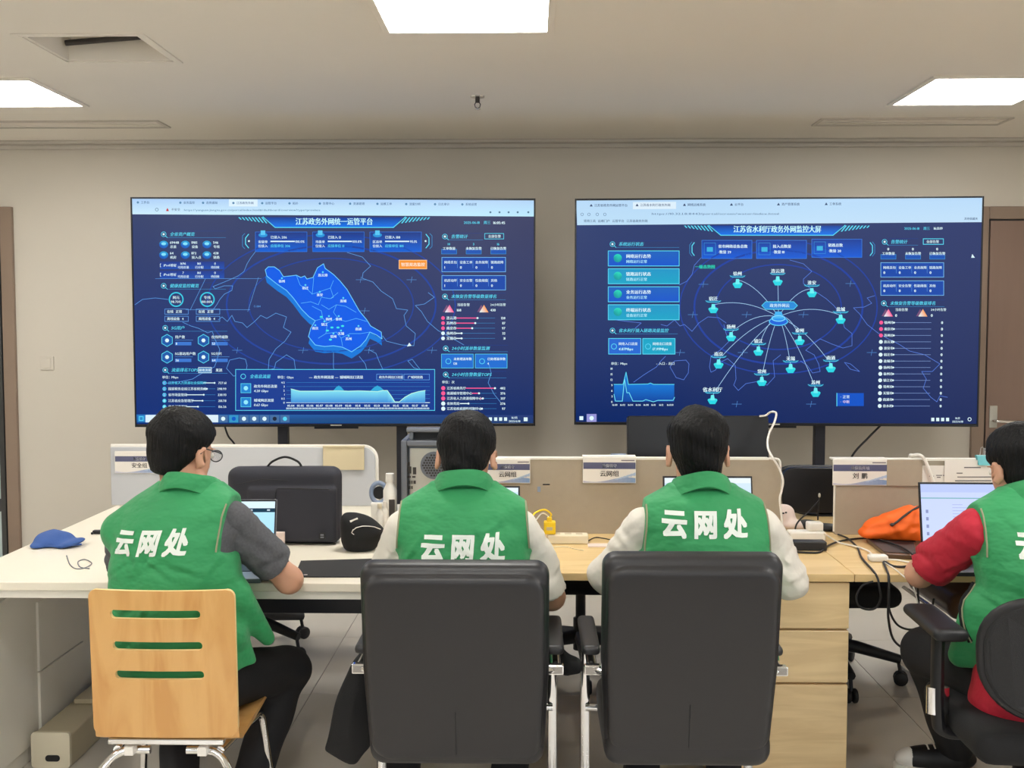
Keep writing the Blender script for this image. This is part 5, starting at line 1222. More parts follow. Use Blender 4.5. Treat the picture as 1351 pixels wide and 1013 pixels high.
def person(label, X, Y, rot, p):
    t = thing('person', label, 'person', (X, Y, 0), rot)
    sp = p['spine']                                    # (z, x, y) of the trunk's middle line
    zz = [q[0] for q in sp]; cx = lambda z: float(np.interp(z, zz, [q[1] for q in sp])); cy = lambda z: float(np.interp(z, zz, [q[2] for q in sp]))
    sh = p['sh']; el = p['el']; wr_ = p['wr']; kn = p['kn']; an = p['an']
    hc = Vector(p['head']); HR = Matrix.Rotation(p['yaw'], 3, 'Z') @ Matrix.Rotation(p.get('roll', 0), 3, 'Y') @ Matrix.Rotation(-p['pitch'], 3, 'X')
    A = arr(HR); loc = lambda v: tuple(hc+HR @ Vector(v))
    hip = [(-.09, .0, .52), (.09, .0, .52)]
    # body: one continuous surface
    v = Vol((-.5, -.26, .0), (.5, .98, 1.36), .0085)
    zs = [.45, .55, .70, .85, .95, 1.02, 1.07]
    v.loft(zs, [cx(z) for z in zs], [cy(z) for z in zs], [.165, .17, .15, .165, .165, .13, .07], [.115, .12, .105, .11, .105, .085, .06], k=.03)
    c7 = (cx(1.06), cy(1.06), 1.05)
    v.cap(c7, loc((0, -.018, -.045)), .058, .052, .035)
    for i in (0, 1):
        v.cap((cx(1.02)*.5+(-.05, .05)[i], cy(1.02), 1.03), Vector(sh[i])+Vector(((.016, -.016)[i], 0, -.008)), .045, .037, .03); v.cap(Vector(sh[i])+Vector(((.016, -.016)[i], 0, -.008)), el[i], .036, .041, .02); v.cap(el[i], wr_[i], .042, .027, .012)
        v.cap(hip[i], kn[i], .082, .055, .03); v.cap(kn[i], an[i], .052, .036, .02); v.cap(an[i], tuple(Vector(an[i])+Vector((0, 0, -.05))), .036, .035, .01)
        d = Vector(p['foot'][i]).normalized(); q = Vector((an[i][0], an[i][1], .035)); v.cap(q-d*.03, q+d*.13, .034, .026, .02)
    v.build
    v.ell(loc((0, -.012, .032)), (.074, .092, .083), A, .02); v.ell(loc((0, .026, -.022)), (.062, .068, .084), A, .02); v.ell(loc((0, .048, -.082)), (.040, .036, .030), A, .025)
    v.ell(loc((0, .015, -.075)), (.052, .05, .03), A, .02)
    v.cap(loc((0, .092, .008)), loc((0, .108, -.030)), .008, .0125, .010); v.cap(loc((-.012, .094, -.034)), loc((.012, .094, -.034)), .008, .008, .008)
    for s in (-1, 1):
        v.ell(loc((s*.030, .100, .006)), (.016, .010, .010), A, .008, 'cut'); v.cap(loc((s*.012, .094, .022)), loc((s*.045, .084, .022)), .006, .005, .008)
        E = A @ arr(Matrix.Rotation(-s*math.radians(24), 3, 'Z'))
        v.ell(loc((s*.085, -.010, -.014)), (.010, .023, .036), E, .006); v.ell(loc((s*.093, -.004, -.010)), (.007, .012, .020), E, .004, 'cut')
    v.cap(loc((-.022, .097, -.058)), loc((.022, .097, -.058)), .0035, .0035, .004, 'cut'); v.cap(loc((-.014, .094, -.066)), loc((.014, .094, -.066)), .007, .007, .006)
    hs = [hand(wr_[i], el[i], (1, -1)[i]) for i in (0, 1)]
    v.build('body', 'skin', t, 1, extra=hs)
    for s in (-1, 1): MB().lathe([(.002, -.010), (.008, -.007), (.010, 0), (.008, .007), (.002, .010)], loc((s*.030, .086, .004)), 12).build('eye', 'eye', t, smooth=True, local=True)
    # hair
    h = Vol(hc-Vector((.15, .15, .15)), hc+Vector((.15, .15, .17)), .004)
    ph = p.get('hseed', 0.)
    def strands(Xh, Yh, Zh):
        phi = np.arctan2(Xh-.012, Yh+.03); rr = np.sqrt(Xh**2+(Yh+.03)**2)
        return .0022*wr(Xh*2, Yh*2, Zh*2, 1.2, ph)+.0013*np.sin(34*phi+60*Zh*np.sin(phi*2+ph)+ph)+.0010*np.sin(71*phi+25*rr*10+2*ph)
    hw = p.get('hw', 1.)
    h.ell(loc((0, -.014, .044)), (.0885*hw, .106, .090), A, 0, f=strands)
    h.ell(loc((0, -.030, -.020)), (.0675*hw, .074, .085), A, .03, f=strands)
    hl = p.get('hair', ([-.12, -.05, -.02, .004, .02, .05, .10], [-.085, -.07, -.045, .012, .014, .05, .062]))
    def keep(x, y, z):
        px, py, pz = x-hc.x, y-hc.y, z-hc.z
        ly = A[0, 1]*px+A[1, 1]*py+A[2, 1]*pz; lz = A[0, 2]*px+A[1, 2]*py+A[2, 2]*pz
        return lz-np.interp(ly, hl[0], hl[1])
    h.cut(keep, .016)
    h.build('hair', 'hair', t, 1)
    # vest
    z0 = p.get('hem', .56)
    vv = Vol((-.42, -.27, z0-.03), (.42, .32, 1.14), .0060); cr = creases(int(p.get('wseed', 0)*10)+3, 24, -.17, .17, .62, 1.02)
    zs = [z0, .66, .76, .86, .94, 1.0, 1.04, 1.075]; fw = p.get('fat', 1.)
    fold = lambda x, y, z: (cr(x, z)+.0030*wr(x, y, z, 1., p.get('wseed', 0.))+.0035*np.abs(np.sin(14*(x+z)+9*y+p.get('wseed', 0.)))*np.sin(8*x-5*z))*np.clip((1.06-z)*6, 0, 1)
    vv.loft(zs, [cx(z) for z in zs], [cy(z) for z in zs], [.205*fw, .20*fw, .188*fw, .188*fw, .185, .165, .135, .085], [.15, .148, .138, .134, .128, .115, .098, .075], k=.03, f=fold)
    for i in (0, 1):
        s = (-1, 1)[i]; a = Vector((cx(1.04)+s*.075, cy(1.04)-.005, 1.025)); b = Vector(sh[i])+Vector((s*.01, 0, .0))
        vv.cap(a, b, .056, .062, .035)
    for a, b, ra, rb in p.get('flap', ()): vv.cap(a, b, ra, rb, .03)
    cw = p.get('clip', (.174, .174))
    def clip(x, y, z):
        u = x-np.interp(z, zz, [q[1] for q in sp]); g = np.clip((.90-z)/.06, 0, 1)*.16+.02*np.clip((z-.98)/.08, -1, 1)*-.3
        return np.minimum(cw[1]+g-u, u+cw[0]+g)
    vv.cut(clip, .006)
    vv.cut(lambda x, y, z: z-z0-.005*np.sin(11*x+7*y), .004)
    vo = vv.build('vest', 'vest', t, 1)
    bvh = BVHTree.FromPolygons([tuple(q) for q in vv.V], [tuple(int(i) for i in q) for q in vv.Q])
    def onback(x, z, off=.0015):
        hit = bvh.ray_cast(Vector((x, -1, z)), Vector((0, 1, 0)))
        return (hit[0]+hit[1]*off) if hit[0] is not None else None
    # collar: stand and fold
    r0 = Vector((cx(1.06), cy(1.06)-.004, 0)); n = 40; vs = []; fs = []
    prof = p.get('collar', [(.056, 1.045), (.060, 1.085), (.064, 1.116), (.070, 1.122), (.078, 1.108), (.086, 1.080)])
    prof2 = prof+[(r-.004, z-.004) for r, z in prof[::-1]]
    K = len(prof2)
    for k in range(n+1):
        th = math.radians(-158+316*k/n); c_ = math.cos(th)
        for r, z in prof2:
            g = max(0, (r-.066)/.023); q_ = (1-c_)/2; rr = r*(1+.06*abs(math.sin(th)))+.026*g*min(1, q_*2.2); sl = .050*q_+.050*g*min(1, q_*2.4)+.002*math.sin(3*th+p.get('wseed', 0))
            vs.append(r0+Vector((math.sin(th)*rr, -c_*rr*1.03+.012*(1-c_), z-sl+p.get('cup', 0.)-cx(1.0)*0)))
    for k in range(n):
        for j in range(K): fs.append((k*K+j, k*K+(j+1) % K, (k+1)*K+(j+1) % K, (k+1)*K+j))
    fs.append(tuple(range(K))[::-1]); fs.append(tuple(n*K+j for j in range(K)))
    MB().add(vs, fs).build('collar', 'vest', vo, smooth=True, local=True)
    # piping round the back of the armholes
    for i in (0, 1):
        s = (-1, 1)[i]; pts = [onback(cx(z)+s*(cw[i]-.0045-.006*float(np.clip((z-.98)/.08, -1, 1))), z, .001) for z in np.linspace(.905, 1.03, 12)]; pts = [q for q in pts if q is not None]
        if len(pts) > 4: MB().tube(pts, .0028, 6).build('piping', 'piping', vo, smooth=True, local=True)
    # lettering on the back
    V, F, w = layout('云网处', p.get('bold', .038), .22, 8)
    tx, tz, ts = p['text']; tilt = p.get('ttilt', 0.)
    bm = bmesh.new(); bv = [bm.verts.new((a, b, 0)) for a, b in V]
    for f in F:
        try: bm.faces.new([bv[int(i)] for i in f])
        except ValueError: pass
    for _ in range(3):
        long = [e for e in bm.edges if e.calc_length() > .14]
        if not long: break
        bmesh.ops.subdivide_edges(bm, edges=long, cuts=1)
        bmesh.ops.triangulate(bm, faces=bm.faces)
    for q in bm.verts:
        a, b = (q.co.x-w/2)*ts, (q.co.y-.35)*ts*1.12
        a, b = a+b*p.get('shear', .05), b+a*math.tan(tilt)
        hit = onback(tx+a, tz+b, .0030)
        q.co = hit if hit is not None else Vector((tx+a, -.1, tz+b))
    me = bpy.data.meshes.new('lettering'); bm.to_mesh(me); bm.free(); me.materials.append(MATS['lettering'])
    put(bpy.data.objects.new('lettering', me), vo)
    # shirt: sleeves and hem
    sm = p['shirt']
    for i in (0, 1):
        S, E, Wv = Vector(sh[i]), Vector(el[i]), Vector(wr_[i]); fr = p['sleeve'][i]
        if fr <= 0: continue
        bx = [S, E]+([Wv] if fr > 1 else [])
        sv = Vol([min(q[j] for q in bx)-.12 for j in range(3)], [max(q[j] for q in bx)+.12 for j in range(3)], .0065)
        c2 = creases(i+40+int(p.get('wseed', 0)*7), 11, min(S.x, E.x)-.05, max(S.x, E.x)+.05, E.z-.02, S.z, .0042)
        fd = lambda x, y, z, t_: c2(x, z)+.0042*wr(x*1.3, y, z*1.3, 1.2, 2.+i+p.get('wseed', 0))+.002*np.abs(np.sin(26*t_+18*x+14*y))
        sv.cap(S+Vector(((.012, -.012)[i], 0, -.004)), E, .058*p.get('slv', 1), .061*p.get('slv', 1), 0, f=fd)
        d = (E-S).normalized()
        if fr <= 1:
            q = S+(E-S)*fr; sv.cut(lambda x, y, z: -((x-q.x)*d.x+(y-q.y)*d.y+(z-q.z)*d.z), .004)
        else:
            sv.cap(E, E+(Wv-E)*(fr-1), .060, .045, .02, f=fd)
        sv.build('sleeve', sm, t, 1)
    sv = Vol((-.26, -.2, .58), (.26, .25, 1.06), .008); zq = [.60, .72, .86, .95, 1.0, 1.03]
    sv.loft(zq, [cx(z) for z in zq], [cy(z) for z in zq], [.165, .160, .175, .172, .150, .12], [.12, .117, .120, .113, .10, .08], k=0, f=lambda x, y, z: .002*wr(x, y, z, 1.4, 1.))
    for i in (0, 1): sv.cap((cx(1.0)+(-.07, .07)[i], cy(1.0), 1.0), Vector(sh[i])+Vector(((.02, -.02)[i], 0, -.006)), .045, .045, .03)
    sv.build('shirt_body', sm, t, 1)
    if p.get('hemshirt'):
        sv = Vol((-.28, -.27, .42), (.28, .25, .66), .008); sv.loft([.45, .5, .6, .64], [cx(.5)]*4, [cy(.5)]*4, [.205, .21, .195, .17], [.155, .155, .145, .12], k=0, f=lambda x, y, z: .003*wr(x, y, z)); sv.build('shirt_hem', sm, t, 1)
    # trousers
    tv_ = Vol((-.5, -.25, .0), (.5, .98, .66), .0095)
    fd = lambda x, y, z, t_: .004*wr(x, y, z, 1.1, 5.)
    tv_.loft([.44, .48, .56, .62], [cx(.5)]*4, [cy(.5)]*4, [.175, .185, .185, .17], [.13, .135, .13, .11], k=.03)
    for i in (0, 1):
        tv_.cap(hip[i], kn[i], .092, .070, .03, f=fd); tv_.cap(kn[i], an[i], .068, .056, .025, f=fd)
        tv_.cut(lambda x, y, z, q=an[i]: z-.045, .003) if i == 1 else None
    tv_.build('trousers', 'trousers', t, 1)
    for i in (0, 1):
        d = Vector(p['foot'][i]).normalized(); q = Vector((an[i][0], an[i][1], 0)); sd = Vector((-d.y, d.x, 0)); R = arr(Matrix((sd, d, Vector((0, 0, 1)))).transposed())
        c = q+d*.05; sv = Vol(c-Vector((.2, .2, 0.005))-Vector((0, 0, .01)), c+Vector((.2, .2, .13)), .006)
        sv.ell(c+Vector((0, 0, .045))+d*.012, (.047, .138, .046), R, 0); sv.cap(q+Vector((0, 0, .05)), q+Vector((0, 0, .09)), .047, .045, .03); sv.cut(lambda x, y, z: z-.012, .004)
        so = sv.build('shoe', 'shoe_black', t, 1)
        if p.get('white_sole'):
            tv2 = Vol(c-Vector((.2, .2, .01)), c+Vector((.2, .2, .13)), .006); tv2.ell(c+Vector((0, 0, .045))+d*.012, (.049, .140, .048), R, 0); tv2.cut(lambda x, y, z: (x-c.x)*d.x+(y-c.y)*d.y-.095, .004); tv2.cut(lambda x, y, z: z-.012, .004); tv2.build('toe_cap', 'white_plastic', so, 1)
            for k in range(4):
                q2 = c+d*(.065-.022*k)+Vector((0, 0, .088+.004*k-(.010 if k == 0 else 0))); MB().tube([q2-sd*.022-Vector((0, 0, .008)), q2, q2+sd*.022-Vector((0, 0, .008))], .003, 6).build('lace', 'white_plastic', so, local=True)
            tv2 = Vol(c-Vector((.2, .2, .01)), c+Vector((.2, .2, .16)), .006); tv2.cap(q+Vector((0, 0, .085)), q+Vector((0, 0, .098)), .050, .050, 0); tv2.cut(lambda x, y, z: z-.082, .002); tv2.build('cuff', 'white_plastic', so, 1)
        pts = [(.049*math.cos(a)*(1.0 if math.sin(a) > 0 else .8), .135*math.sin(a)) for a in np.linspace(0, 2*PI, 24, endpoint=False)]
        MB().prism(pts, lambda u, w_, k: c+sd*u+d*(w_+.02)+Vector((0, 0, k)), .0, .026).build('sole', 'white_plastic' if p.get('white_sole') else 'shoe_black', so, local=True)
    return t, vo, onback, loc
R_ = math.radians
t1, v1, ob1, loc1 = person('man in green vest over grey tee, wearing glasses, seated on the wooden chair', -1.02, 3.03, R_(-6), dict(
    spine=[(.45, -.01, 0), (.7, -.01, .01), (.88, -.005, .035), (1.0, .01, .065), (1.08, .025, .09)], sh=[(-.170, .06, .935), (.160, .07, .970)], el=[(-.245, .20, .79), (.275, .19, .775)], wr=[(-.10, .42, .80), (.08, .44, .80)],
    kn=[(-.14, .42, .50), (.215, .33, .455)], an=[(-.07, .14, .085), (.12, .20, .085)], foot=[(0, 1, 0), (.3, 1, 0)], head=(-.022, .125, 1.163), yaw=R_(-20), pitch=R_(14), clip=(.25, .145), text=(-.035, .930, .066), ttilt=R_(2.5), shear=.16, shirt='grey_shirt', sleeve=(.80, .74), slv=1.06,
    flap=[((.17, .03, .76), (.235, .11, .62), .05, .022), ((.17, .0, .66), (.20, .05, .57), .04, .02)], hem=.56, wseed=.4, hair=([-.12, -.06, -.03, -.005, .02, .05, .10], [-.090, -.075, -.035, .012, .016, .05, .062]), hseed=1., hw=1.02, fat=1.0))
t2, v2, ob2, loc2 = person('man with bowed head in green vest over white shirt, on the chair beside the jacket', P(611, 640, 3.06).x, 3.04, R_(1), dict(
    spine=[(.45, 0, 0), (.7, 0, .0), (.88, 0, .03), (1.0, .0, .065), (1.08, .0, .095)], sh=[(-.178, .06, .955), (.178, .06, .955)], el=[(-.245, .13, .76), (.255, .12, .735)], wr=[(-.10, .44, .80), (.12, .42, .80)],
    kn=[(-.22, .36, .50), (.20, .38, .50)], an=[(-.2, .24, .085), (.12, .30, .085)], foot=[(-.1, 1, 0), (.3, 1, 0)], head=(.005, .15, 1.148), yaw=R_(-6), pitch=R_(24), clip=(.186, .186), text=(.003, .920, .068), shirt='white_shirt', sleeve=(1.0, .93), hem=.56, wseed=2.1, hair=([-.12, -.06, -.03, -.005, .02, .05, .10], [-.090, -.075, -.045, .008, .014, .05, .062]), hseed=2.2, cup=.008))
t3, v3, ob3, loc3 = person('upright man in green vest over white sleeves, on the leather chair by the drawers', P(930, 640, 3.06).x, 3.04, R_(0), dict(
    spine=[(.45, 0, 0), (.7, 0, .0), (.88, 0, .02), (1.0, 0, .045), (1.08, -.006, .06)], sh=[(-.175, .045, .965), (.178, .045, .96)], el=[(-.262, .13, .80), (.265, .13, .79)], wr=[(-.10, .44, .80), (.12, .44, .80)],
    kn=[(-.14, .42, .50), (.14, .42, .50)], an=[(-.13, .40, .085), (.13, .40, .085)], foot=[(-.1, 1, 0), (.1, 1, 0)], head=(-.012, .085, 1.172), yaw=R_(0), pitch=R_(4), clip=(.172, .176), text=(-.012, .986, .068), shirt='white_shirt', sleeve=(1.8, 1.8), hem=.56, wseed=4., hair=([-.12, -.05, -.02, .004, .02, .05, .10], [-.10, -.08, -.05, .004, .010, .05, .062]), hseed=3.1, cup=.006))
t4, v4, ob4, loc4 = person('man in green vest over red tee at the right edge, on the mesh chair', 1.432, 2.97, R_(4), dict(
    spine=[(.45, 0, 0), (.7, -.0, .0), (.88, -.01, .03), (1.0, -.02, .06), (1.08, -.02, .085)], sh=[(-.195, .07, .965), (.165, .06, .965)], el=[(-.255, .27, .795), (.25, .18, .79)], wr=[(-.09, .47, .80), (.12, .50, .80)],
    kn=[(-.19, .36, .53), (.20, .45, .52)], an=[(.07, .70, .085), (.26, .48, .085)], foot=[(-1, .12, 0), (.1, 1, 0)], head=(-.028, .135, 1.128), yaw=R_(8), pitch=R_(18), clip=(.178, .174), text=(-.02, .945, .068), shirt='red_shirt', sleeve=(.80, .8), slv=1.12, hem=.57, wseed=6., hemshirt=True, white_sole=True, hair=([-.12, -.05, -.02, .004, .02, .05, .10], [-.10, -.085, -.06, .0, .006, .05, .062]), hseed=4.4, flap=[((-.17, .05, .74), (-.205, .10, .60), .06, .035)]))
# glasses of the first man
g = bpy.data.objects.new('glasses', None); put(g, t1)
for s in (-1, 1):
    MB().tube([loc1((s*(.033)+.024*math.cos(a), .107, .004+.017*math.sin(a))) for a in np.linspace(0, 2*PI, 20, endpoint=False)], .0018, 6, closed=True).build('rim', 'black_plastic', g, smooth=True, local=True)
    MB().tube([loc1((s*.057, .105, .010)), loc1((s*.074, .07, .012)), loc1((s*.086, .0, .014)), loc1((s*.088, -.02, -.004))], .0018, 6).build('temple', 'black_plastic', g, smooth=True, local=True)
    MB().prism([(.023*math.cos(a), .016*math.sin(a)) for a in np.linspace(0, 2*PI, 16, endpoint=False)], lambda u, w_, k: Vector(loc1((s*.033+u, .107+k, .004+w_))), 0, .0012).build('lens', 'lens', g, local=True)
MB().tube([loc1((-.009, .108, .008)), loc1((.009, .108, .008))], .0018, 6).build('bridge', 'black_plastic', g, local=True)
# pocket slit on the fourth man's vest: found on the left flank
pts = []
bv4 = v4.data
bvh4 = BVHTree.FromPolygons([tuple(q.co) for q in bv4.vertices], [tuple(q.vertices) for q in bv4.polygons])
for k in range(8):
    z = .66+.022*k; hit = bvh4.ray_cast(Vector((-1, .03+.006*k, z)), Vector((1, 0, 0)))
    if hit[0] is not None: pts.append(hit[0]+hit[1]*.002)
if len(pts) > 3:
    MB().tube(pts, .005, 6, flat=(.8, 1.6)).build('pocket_slit', 'black_fabric', v4, smooth=True, local=True)
    MB().tube([q+Vector((-.002, -.010, 0)) for q in pts], .0022, 6).build('pocket_trim', 'piping', v4, smooth=True, local=True)

# ------------------------------------------------------------------ things on and by the desks
def convex(v, pts, yc, T, f=None, k=.02, puff=.08):
    """soft body with a convex outline pts (x, z), counter-clockwise, about depth yc"""
    pts = [(p[0], p[1]) for p in pts]
    def fn(x, y, z):
        d = None
        for i in range(len(pts)):
            (x0, z0), (x1, z1) = pts[i], pts[(i+1) % len(pts)]; L = math.hypot(x1-x0, z1-z0); nx, nz = (z1-z0)/L, -(x1-x0)/L
            e = (x-x0)*nx+(z-z0)*nz; d = e if d is None else -smin(-d, -e, k*.6)
        th = T*(.3+.7*np.sqrt(np.clip(-d/puff, 0, 1)))
        yy = yc(x, z) if callable(yc) else yc
        q = -smin(-d, -(np.abs(y-yy)-th), k)
        return q+(f(x, y, z) if f else 0)
    xs = [p[0] for p in pts]; zs = [p[1] for p in pts]; y0 = yc if not callable(yc) else yc(np.mean(xs), np.mean(zs))
    return v.add(fn, (min(xs), y0-T*2, min(zs)), (max(xs), y0+T*2, max(zs)), 0)
def outline(pix, Y): return [(P(a, b, Y).x, P(a, b, Y).z) for a, b in pix][::-1]
# briefcase
Y = 3.86; a, b = P(302, 615, Y), P(449, 722, 3.82)
t = thing('briefcase', 'black fabric laptop briefcase standing on the white desk', 'bag', ((a.x+b.x)/2, Y, DZ))
cx_, w_, hh = (a.x+b.x)/2, (b.x-a.x), a.z-DZ
v = Vol((a.x-.03, Y-.09, DZ-.02), (b.x+.03, Y+.1, a.z+.03), .006)
v.rbox((cx_, Y, DZ+hh/2), (w_/2, .045, hh/2), .035, k=0, f=lambda X, Yy, Z: -.003*np.cos(X*9)*np.cos(Z*9)+.0012*wr(X, Yy, Z, .9))
v.rbox((cx_+.035, Y-.046, DZ+hh*.40), (w_/2-.045, .014, hh*.36), .012, k=.004)
v.build('case', 'bag_fabric', t, 2, world=True)
MB().tube(spline([(cx_-.065, Y, a.z-.003), (cx_-.045, Y, a.z+.018), (cx_, Y, a.z+.034), (cx_+.045, Y, a.z+.018), (cx_+.06, Y, a.z-.003)]), .004, 8, flat=(2, 1)).build('handle', 'black_fabric', t, smooth=True)
bv = BVHTree.FromPolygons([tuple(q) for q in v.V], [tuple(int(i) for i in q) for q in v.Q])
def front(px, py, off=.002):
    d = ray(px, py).normalized(); h = bv.ray_cast(CAM, d); return h[0]-d*off if h[0] is not None else None
def strip(pix, r, name, m, par, off=.002, n=6):
    pp = []
    for i in range(len(pix)-1):
        for k in range(n): pp.append((pix[i][0]+(pix[i+1][0]-pix[i][0])*k/n, pix[i][1]+(pix[i+1][1]-pix[i][1])*k/n))
    pts = [q for q in (front(x, y, off) for x, y in pp+[pix[-1]]) if q is not None]
    if len(pts) > 1: MB().tube(pts, r, 6).build(name, m, par, smooth=True)
strip([(366, 644), (446, 645.5)], .0016, 'zip', 'black_plastic', t); strip([(364, 645), (363, 658)], .0014, 'zip_cord', 'black_plastic', t)
strip([(308, 640), (345, 632), (380, 634)], .0012, 'seam', 'black_plastic', t)
q = front(363, 660, .004)
if q: MB().lathe([(.002, -.004), (.004, 0), (.002, .004)], q, 10).build('zip_pull', 'white_plastic', t)
q = front(425, 707, .002); m = MB(); m.box(q.x-.011, q.x+.011, q.y-.001, q.y+.002, q.z-.011, q.z+.011); lg = m.build('badge', 'black_plastic', t)
m = MB(); m.box(q.x-.006, q.x+.006, q.y-.002, q.y-.001, q.z+.001, q.z+.007); m.box(q.x-.006, q.x+.006, q.y-.002, q.y-.001, q.z-.007, q.z-.002); m.build('badge_mark', 'grey_steel', lg)
# soft bag
Y = 3.74
t = thing('soft_bag', 'slouched black pouch with a white zip beside the briefcase', 'bag', (P(478, 700, Y).x, Y, DZ))
v = Vol((P(440, 700, Y).x, Y-.12, DZ-.02), (P(515, 700, Y).x, Y+.14, DZ+.22), .006)
convex(v, outline([(447, 690), (452, 677), (462, 675), (490, 683), (508, 699), (500, 722), (487, 733), (462, 730), (450, 716)], Y), Y, .075, f=lambda x, y, z: .004*wr(x*1.3, y, z*1.3))
v.cut(lambda x, y, z: z-DZ-.001, .004); v.build('pouch', 'black_fabric', t, 2, world=True)
bv = BVHTree.FromPolygons([tuple(q) for q in v.V], [tuple(int(i) for i in q) for q in v.Q])
pts = [front(x, y) for x, y in ((465, 700), (470, 696), (478, 694), (486, 694), (494, 695), (502, 698))]; pts = [q for q in pts if q]
if len(pts) > 2: MB().tube(pts, .0016, 6).build('zip', 'paper', t)
pts = [q for q in (front(462, 688), front(472, 684)) if q]
if len(pts) == 2: MB().tube(pts, .004, 6, flat=(.5, 1)).build('tag', 'paper', t)
pts = [q for q in (front(466, 698), front(464, 703), front(467, 705)) if q]
if len(pts) == 3: MB().tube(pts, .0014, 6).build('zip_pull', 'paper', t)
# small box
q = PZ(368, 722, DZ); tag(MB().box(q.x-.018, q.x+.018, q.y, q.y+.02, DZ, DZ+.053).box(q.x-.022, q.x+.022, q.y-.012, q.y+.03, DZ, DZ+.004).build('small_box', 'pink_card', bevel=.002), 'small pale pink card box right of the grey-shirted man\'s laptop', 'box')
# mouse pad
c4 = [PZ(388, 762, DZ), PZ(500, 762, DZ), PZ(500, 738, DZ), PZ(397, 741, DZ)]
t = thing('mouse_pad', 'black desk mat with a small white logo on the white desk', 'desk mat', (c4[0].x+.1, c4[0].y+.1, DZ))
MB().prism([(q.x, q.y) for q in c4], lambda u, v_, k: Vector((u, v_, k)), DZ+.0005, DZ+.004).build('mat', 'mousepad', t)
q = PZ(401, 758.5, DZ+.004); MB().box(q.x-.010, q.x-.002, q.y-.006, q.y+.004, DZ+.0041, DZ+.0047).box(q.x, q.x+.010, q.y, q.y+.006, DZ+.0041, DZ+.0047).build('logo', 'paper', t)
# bottles and dispenser by the tower
def bottle(label, px, pyb, Y, r, h, capm, lab, labm):
    q = P(px, pyb, Y); z = DZ
    t = thing('plastic_bottle', label, 'bottle', (q.x, Y, z), group='white bottles beside the tower')
    MB().lathe([(r*.9, 0), (r, .006), (r, h*.72), (r*.5, h*.84), (r*.5, h*.86)], (q.x, Y, z), 20).build('bottle', 'white_plastic', t, smooth=True)
    MB().lathe([(r*.62, h*.86), (r*.66, h*.88), (r*.62, h)], (q.x, Y, z), 16).build('cap', capm, t, smooth=True)
    if lab: MB().tube([(q.x+r*.35, Y-r*.96, z+h*.12), (q.x+r*.35, Y-r*.96, z+h*.58)], r*.45, 10, flat=(1, .25)).build('label', labm, t, smooth=True)
bottle('tall white bottle with a dark label beside the computer tower', 515, 700, 4.04, .026, .225, 'white_plastic', True, 'vent_dark')
bottle('small white bottle in front of the tall bottle', 508, 700, 3.95, .012, .135, 'white_plastic', False, '')
bottle('small white bottle beside the partition end', 501, 700, 3.93, .013, .130, 'cream_plastic', False, '')
q = P(500, 650, 4.1)
t = thing('tape_dispenser', 'grey-blue ring-shaped tape dispenser behind the small bottles', 'tape dispenser', (q.x, 4.1, DZ))
MB().tube([(q.x+.030*math.cos(x), 4.1, q.z+.038*math.sin(x)) for x in np.linspace(0, 2*PI, 24, endpoint=False)], .009, 8, closed=True).build('ring', 'grey_blue', t, smooth=True)
MB().lathe([(.024, -.006), (.024, .006)], (q.x, 4.105, q.z), 20, Matrix.Rotation(PI/2, 3, 'X')).build('core', 'black_plastic', t)
MB().box(q.x-.03, q.x+.03, 4.08, 4.13, DZ, q.z-.035).build('base', 'white_plastic', t, bevel=.006)
# blue cap
Y = 3.90; q = PZ(80, 719, DZ)
t = thing('cap', 'folded blue cloth cap lying on the left of the white desk', 'cap', (q.x, q.y, DZ))
v = Vol((q.x-.14, q.y-.12, DZ-.015), (q.x+.14, q.y+.14, DZ+.09), .005)
v.ell((q.x-.025, q.y+.02, DZ+.012), (.062, .075, .046), None, 0, f=lambda X, Yy, Z: .006*wr(X*1.8, Yy, Z*1.8)+.005*np.abs(np.sin(34*X+26*Yy)))
v.ell((q.x+.04, q.y-.015, DZ+.010), (.052, .06, .012), arr(Matrix.Rotation(-.25, 3, 'Y')), .02); v.ell((q.x-.06, q.y-.03, DZ+.008), (.03, .05, .012), None, .02)
v.cut(lambda x, y, z: z-DZ-.001, .003); v.build('crown', 'cap_blue', t, 2, world=True)
MB().tube(spline([(q.x-.085, q.y-.03, DZ+.006), (q.x-.03, q.y-.058, DZ+.010), (q.x+.03, q.y-.07, DZ+.010), (q.x+.088, q.y-.03, DZ+.010)]), .003, 6).build('brim_edge', 'cap_blue', t, smooth=True)
g_ = lambda px, py, h=.002: PZ(px, py, DZ+h)
cable('earphone_cable', 'thin grey earphone cable coiled near the blue cap', [g_(88, 733), g_(92, 744), g_(100, 750), g_(112, 749), g_(121, 743), g_(112, 738), g_(103, 741), g_(106, 748), g_(118, 750)], .0018, 'grey_steel')
q = g_(126, 704); tag(MB().box(q.x-.012, q.x+.02, q.y, q.y+.02, DZ, DZ+.014).box(q.x-.016, q.x-.006, q.y-.006, q.y+.006, DZ, DZ+.008).build('usb_plug', 'black_plastic', bevel=.002), 'small dark plug lying on the desk by the left man\'s shoulder', 'plug')
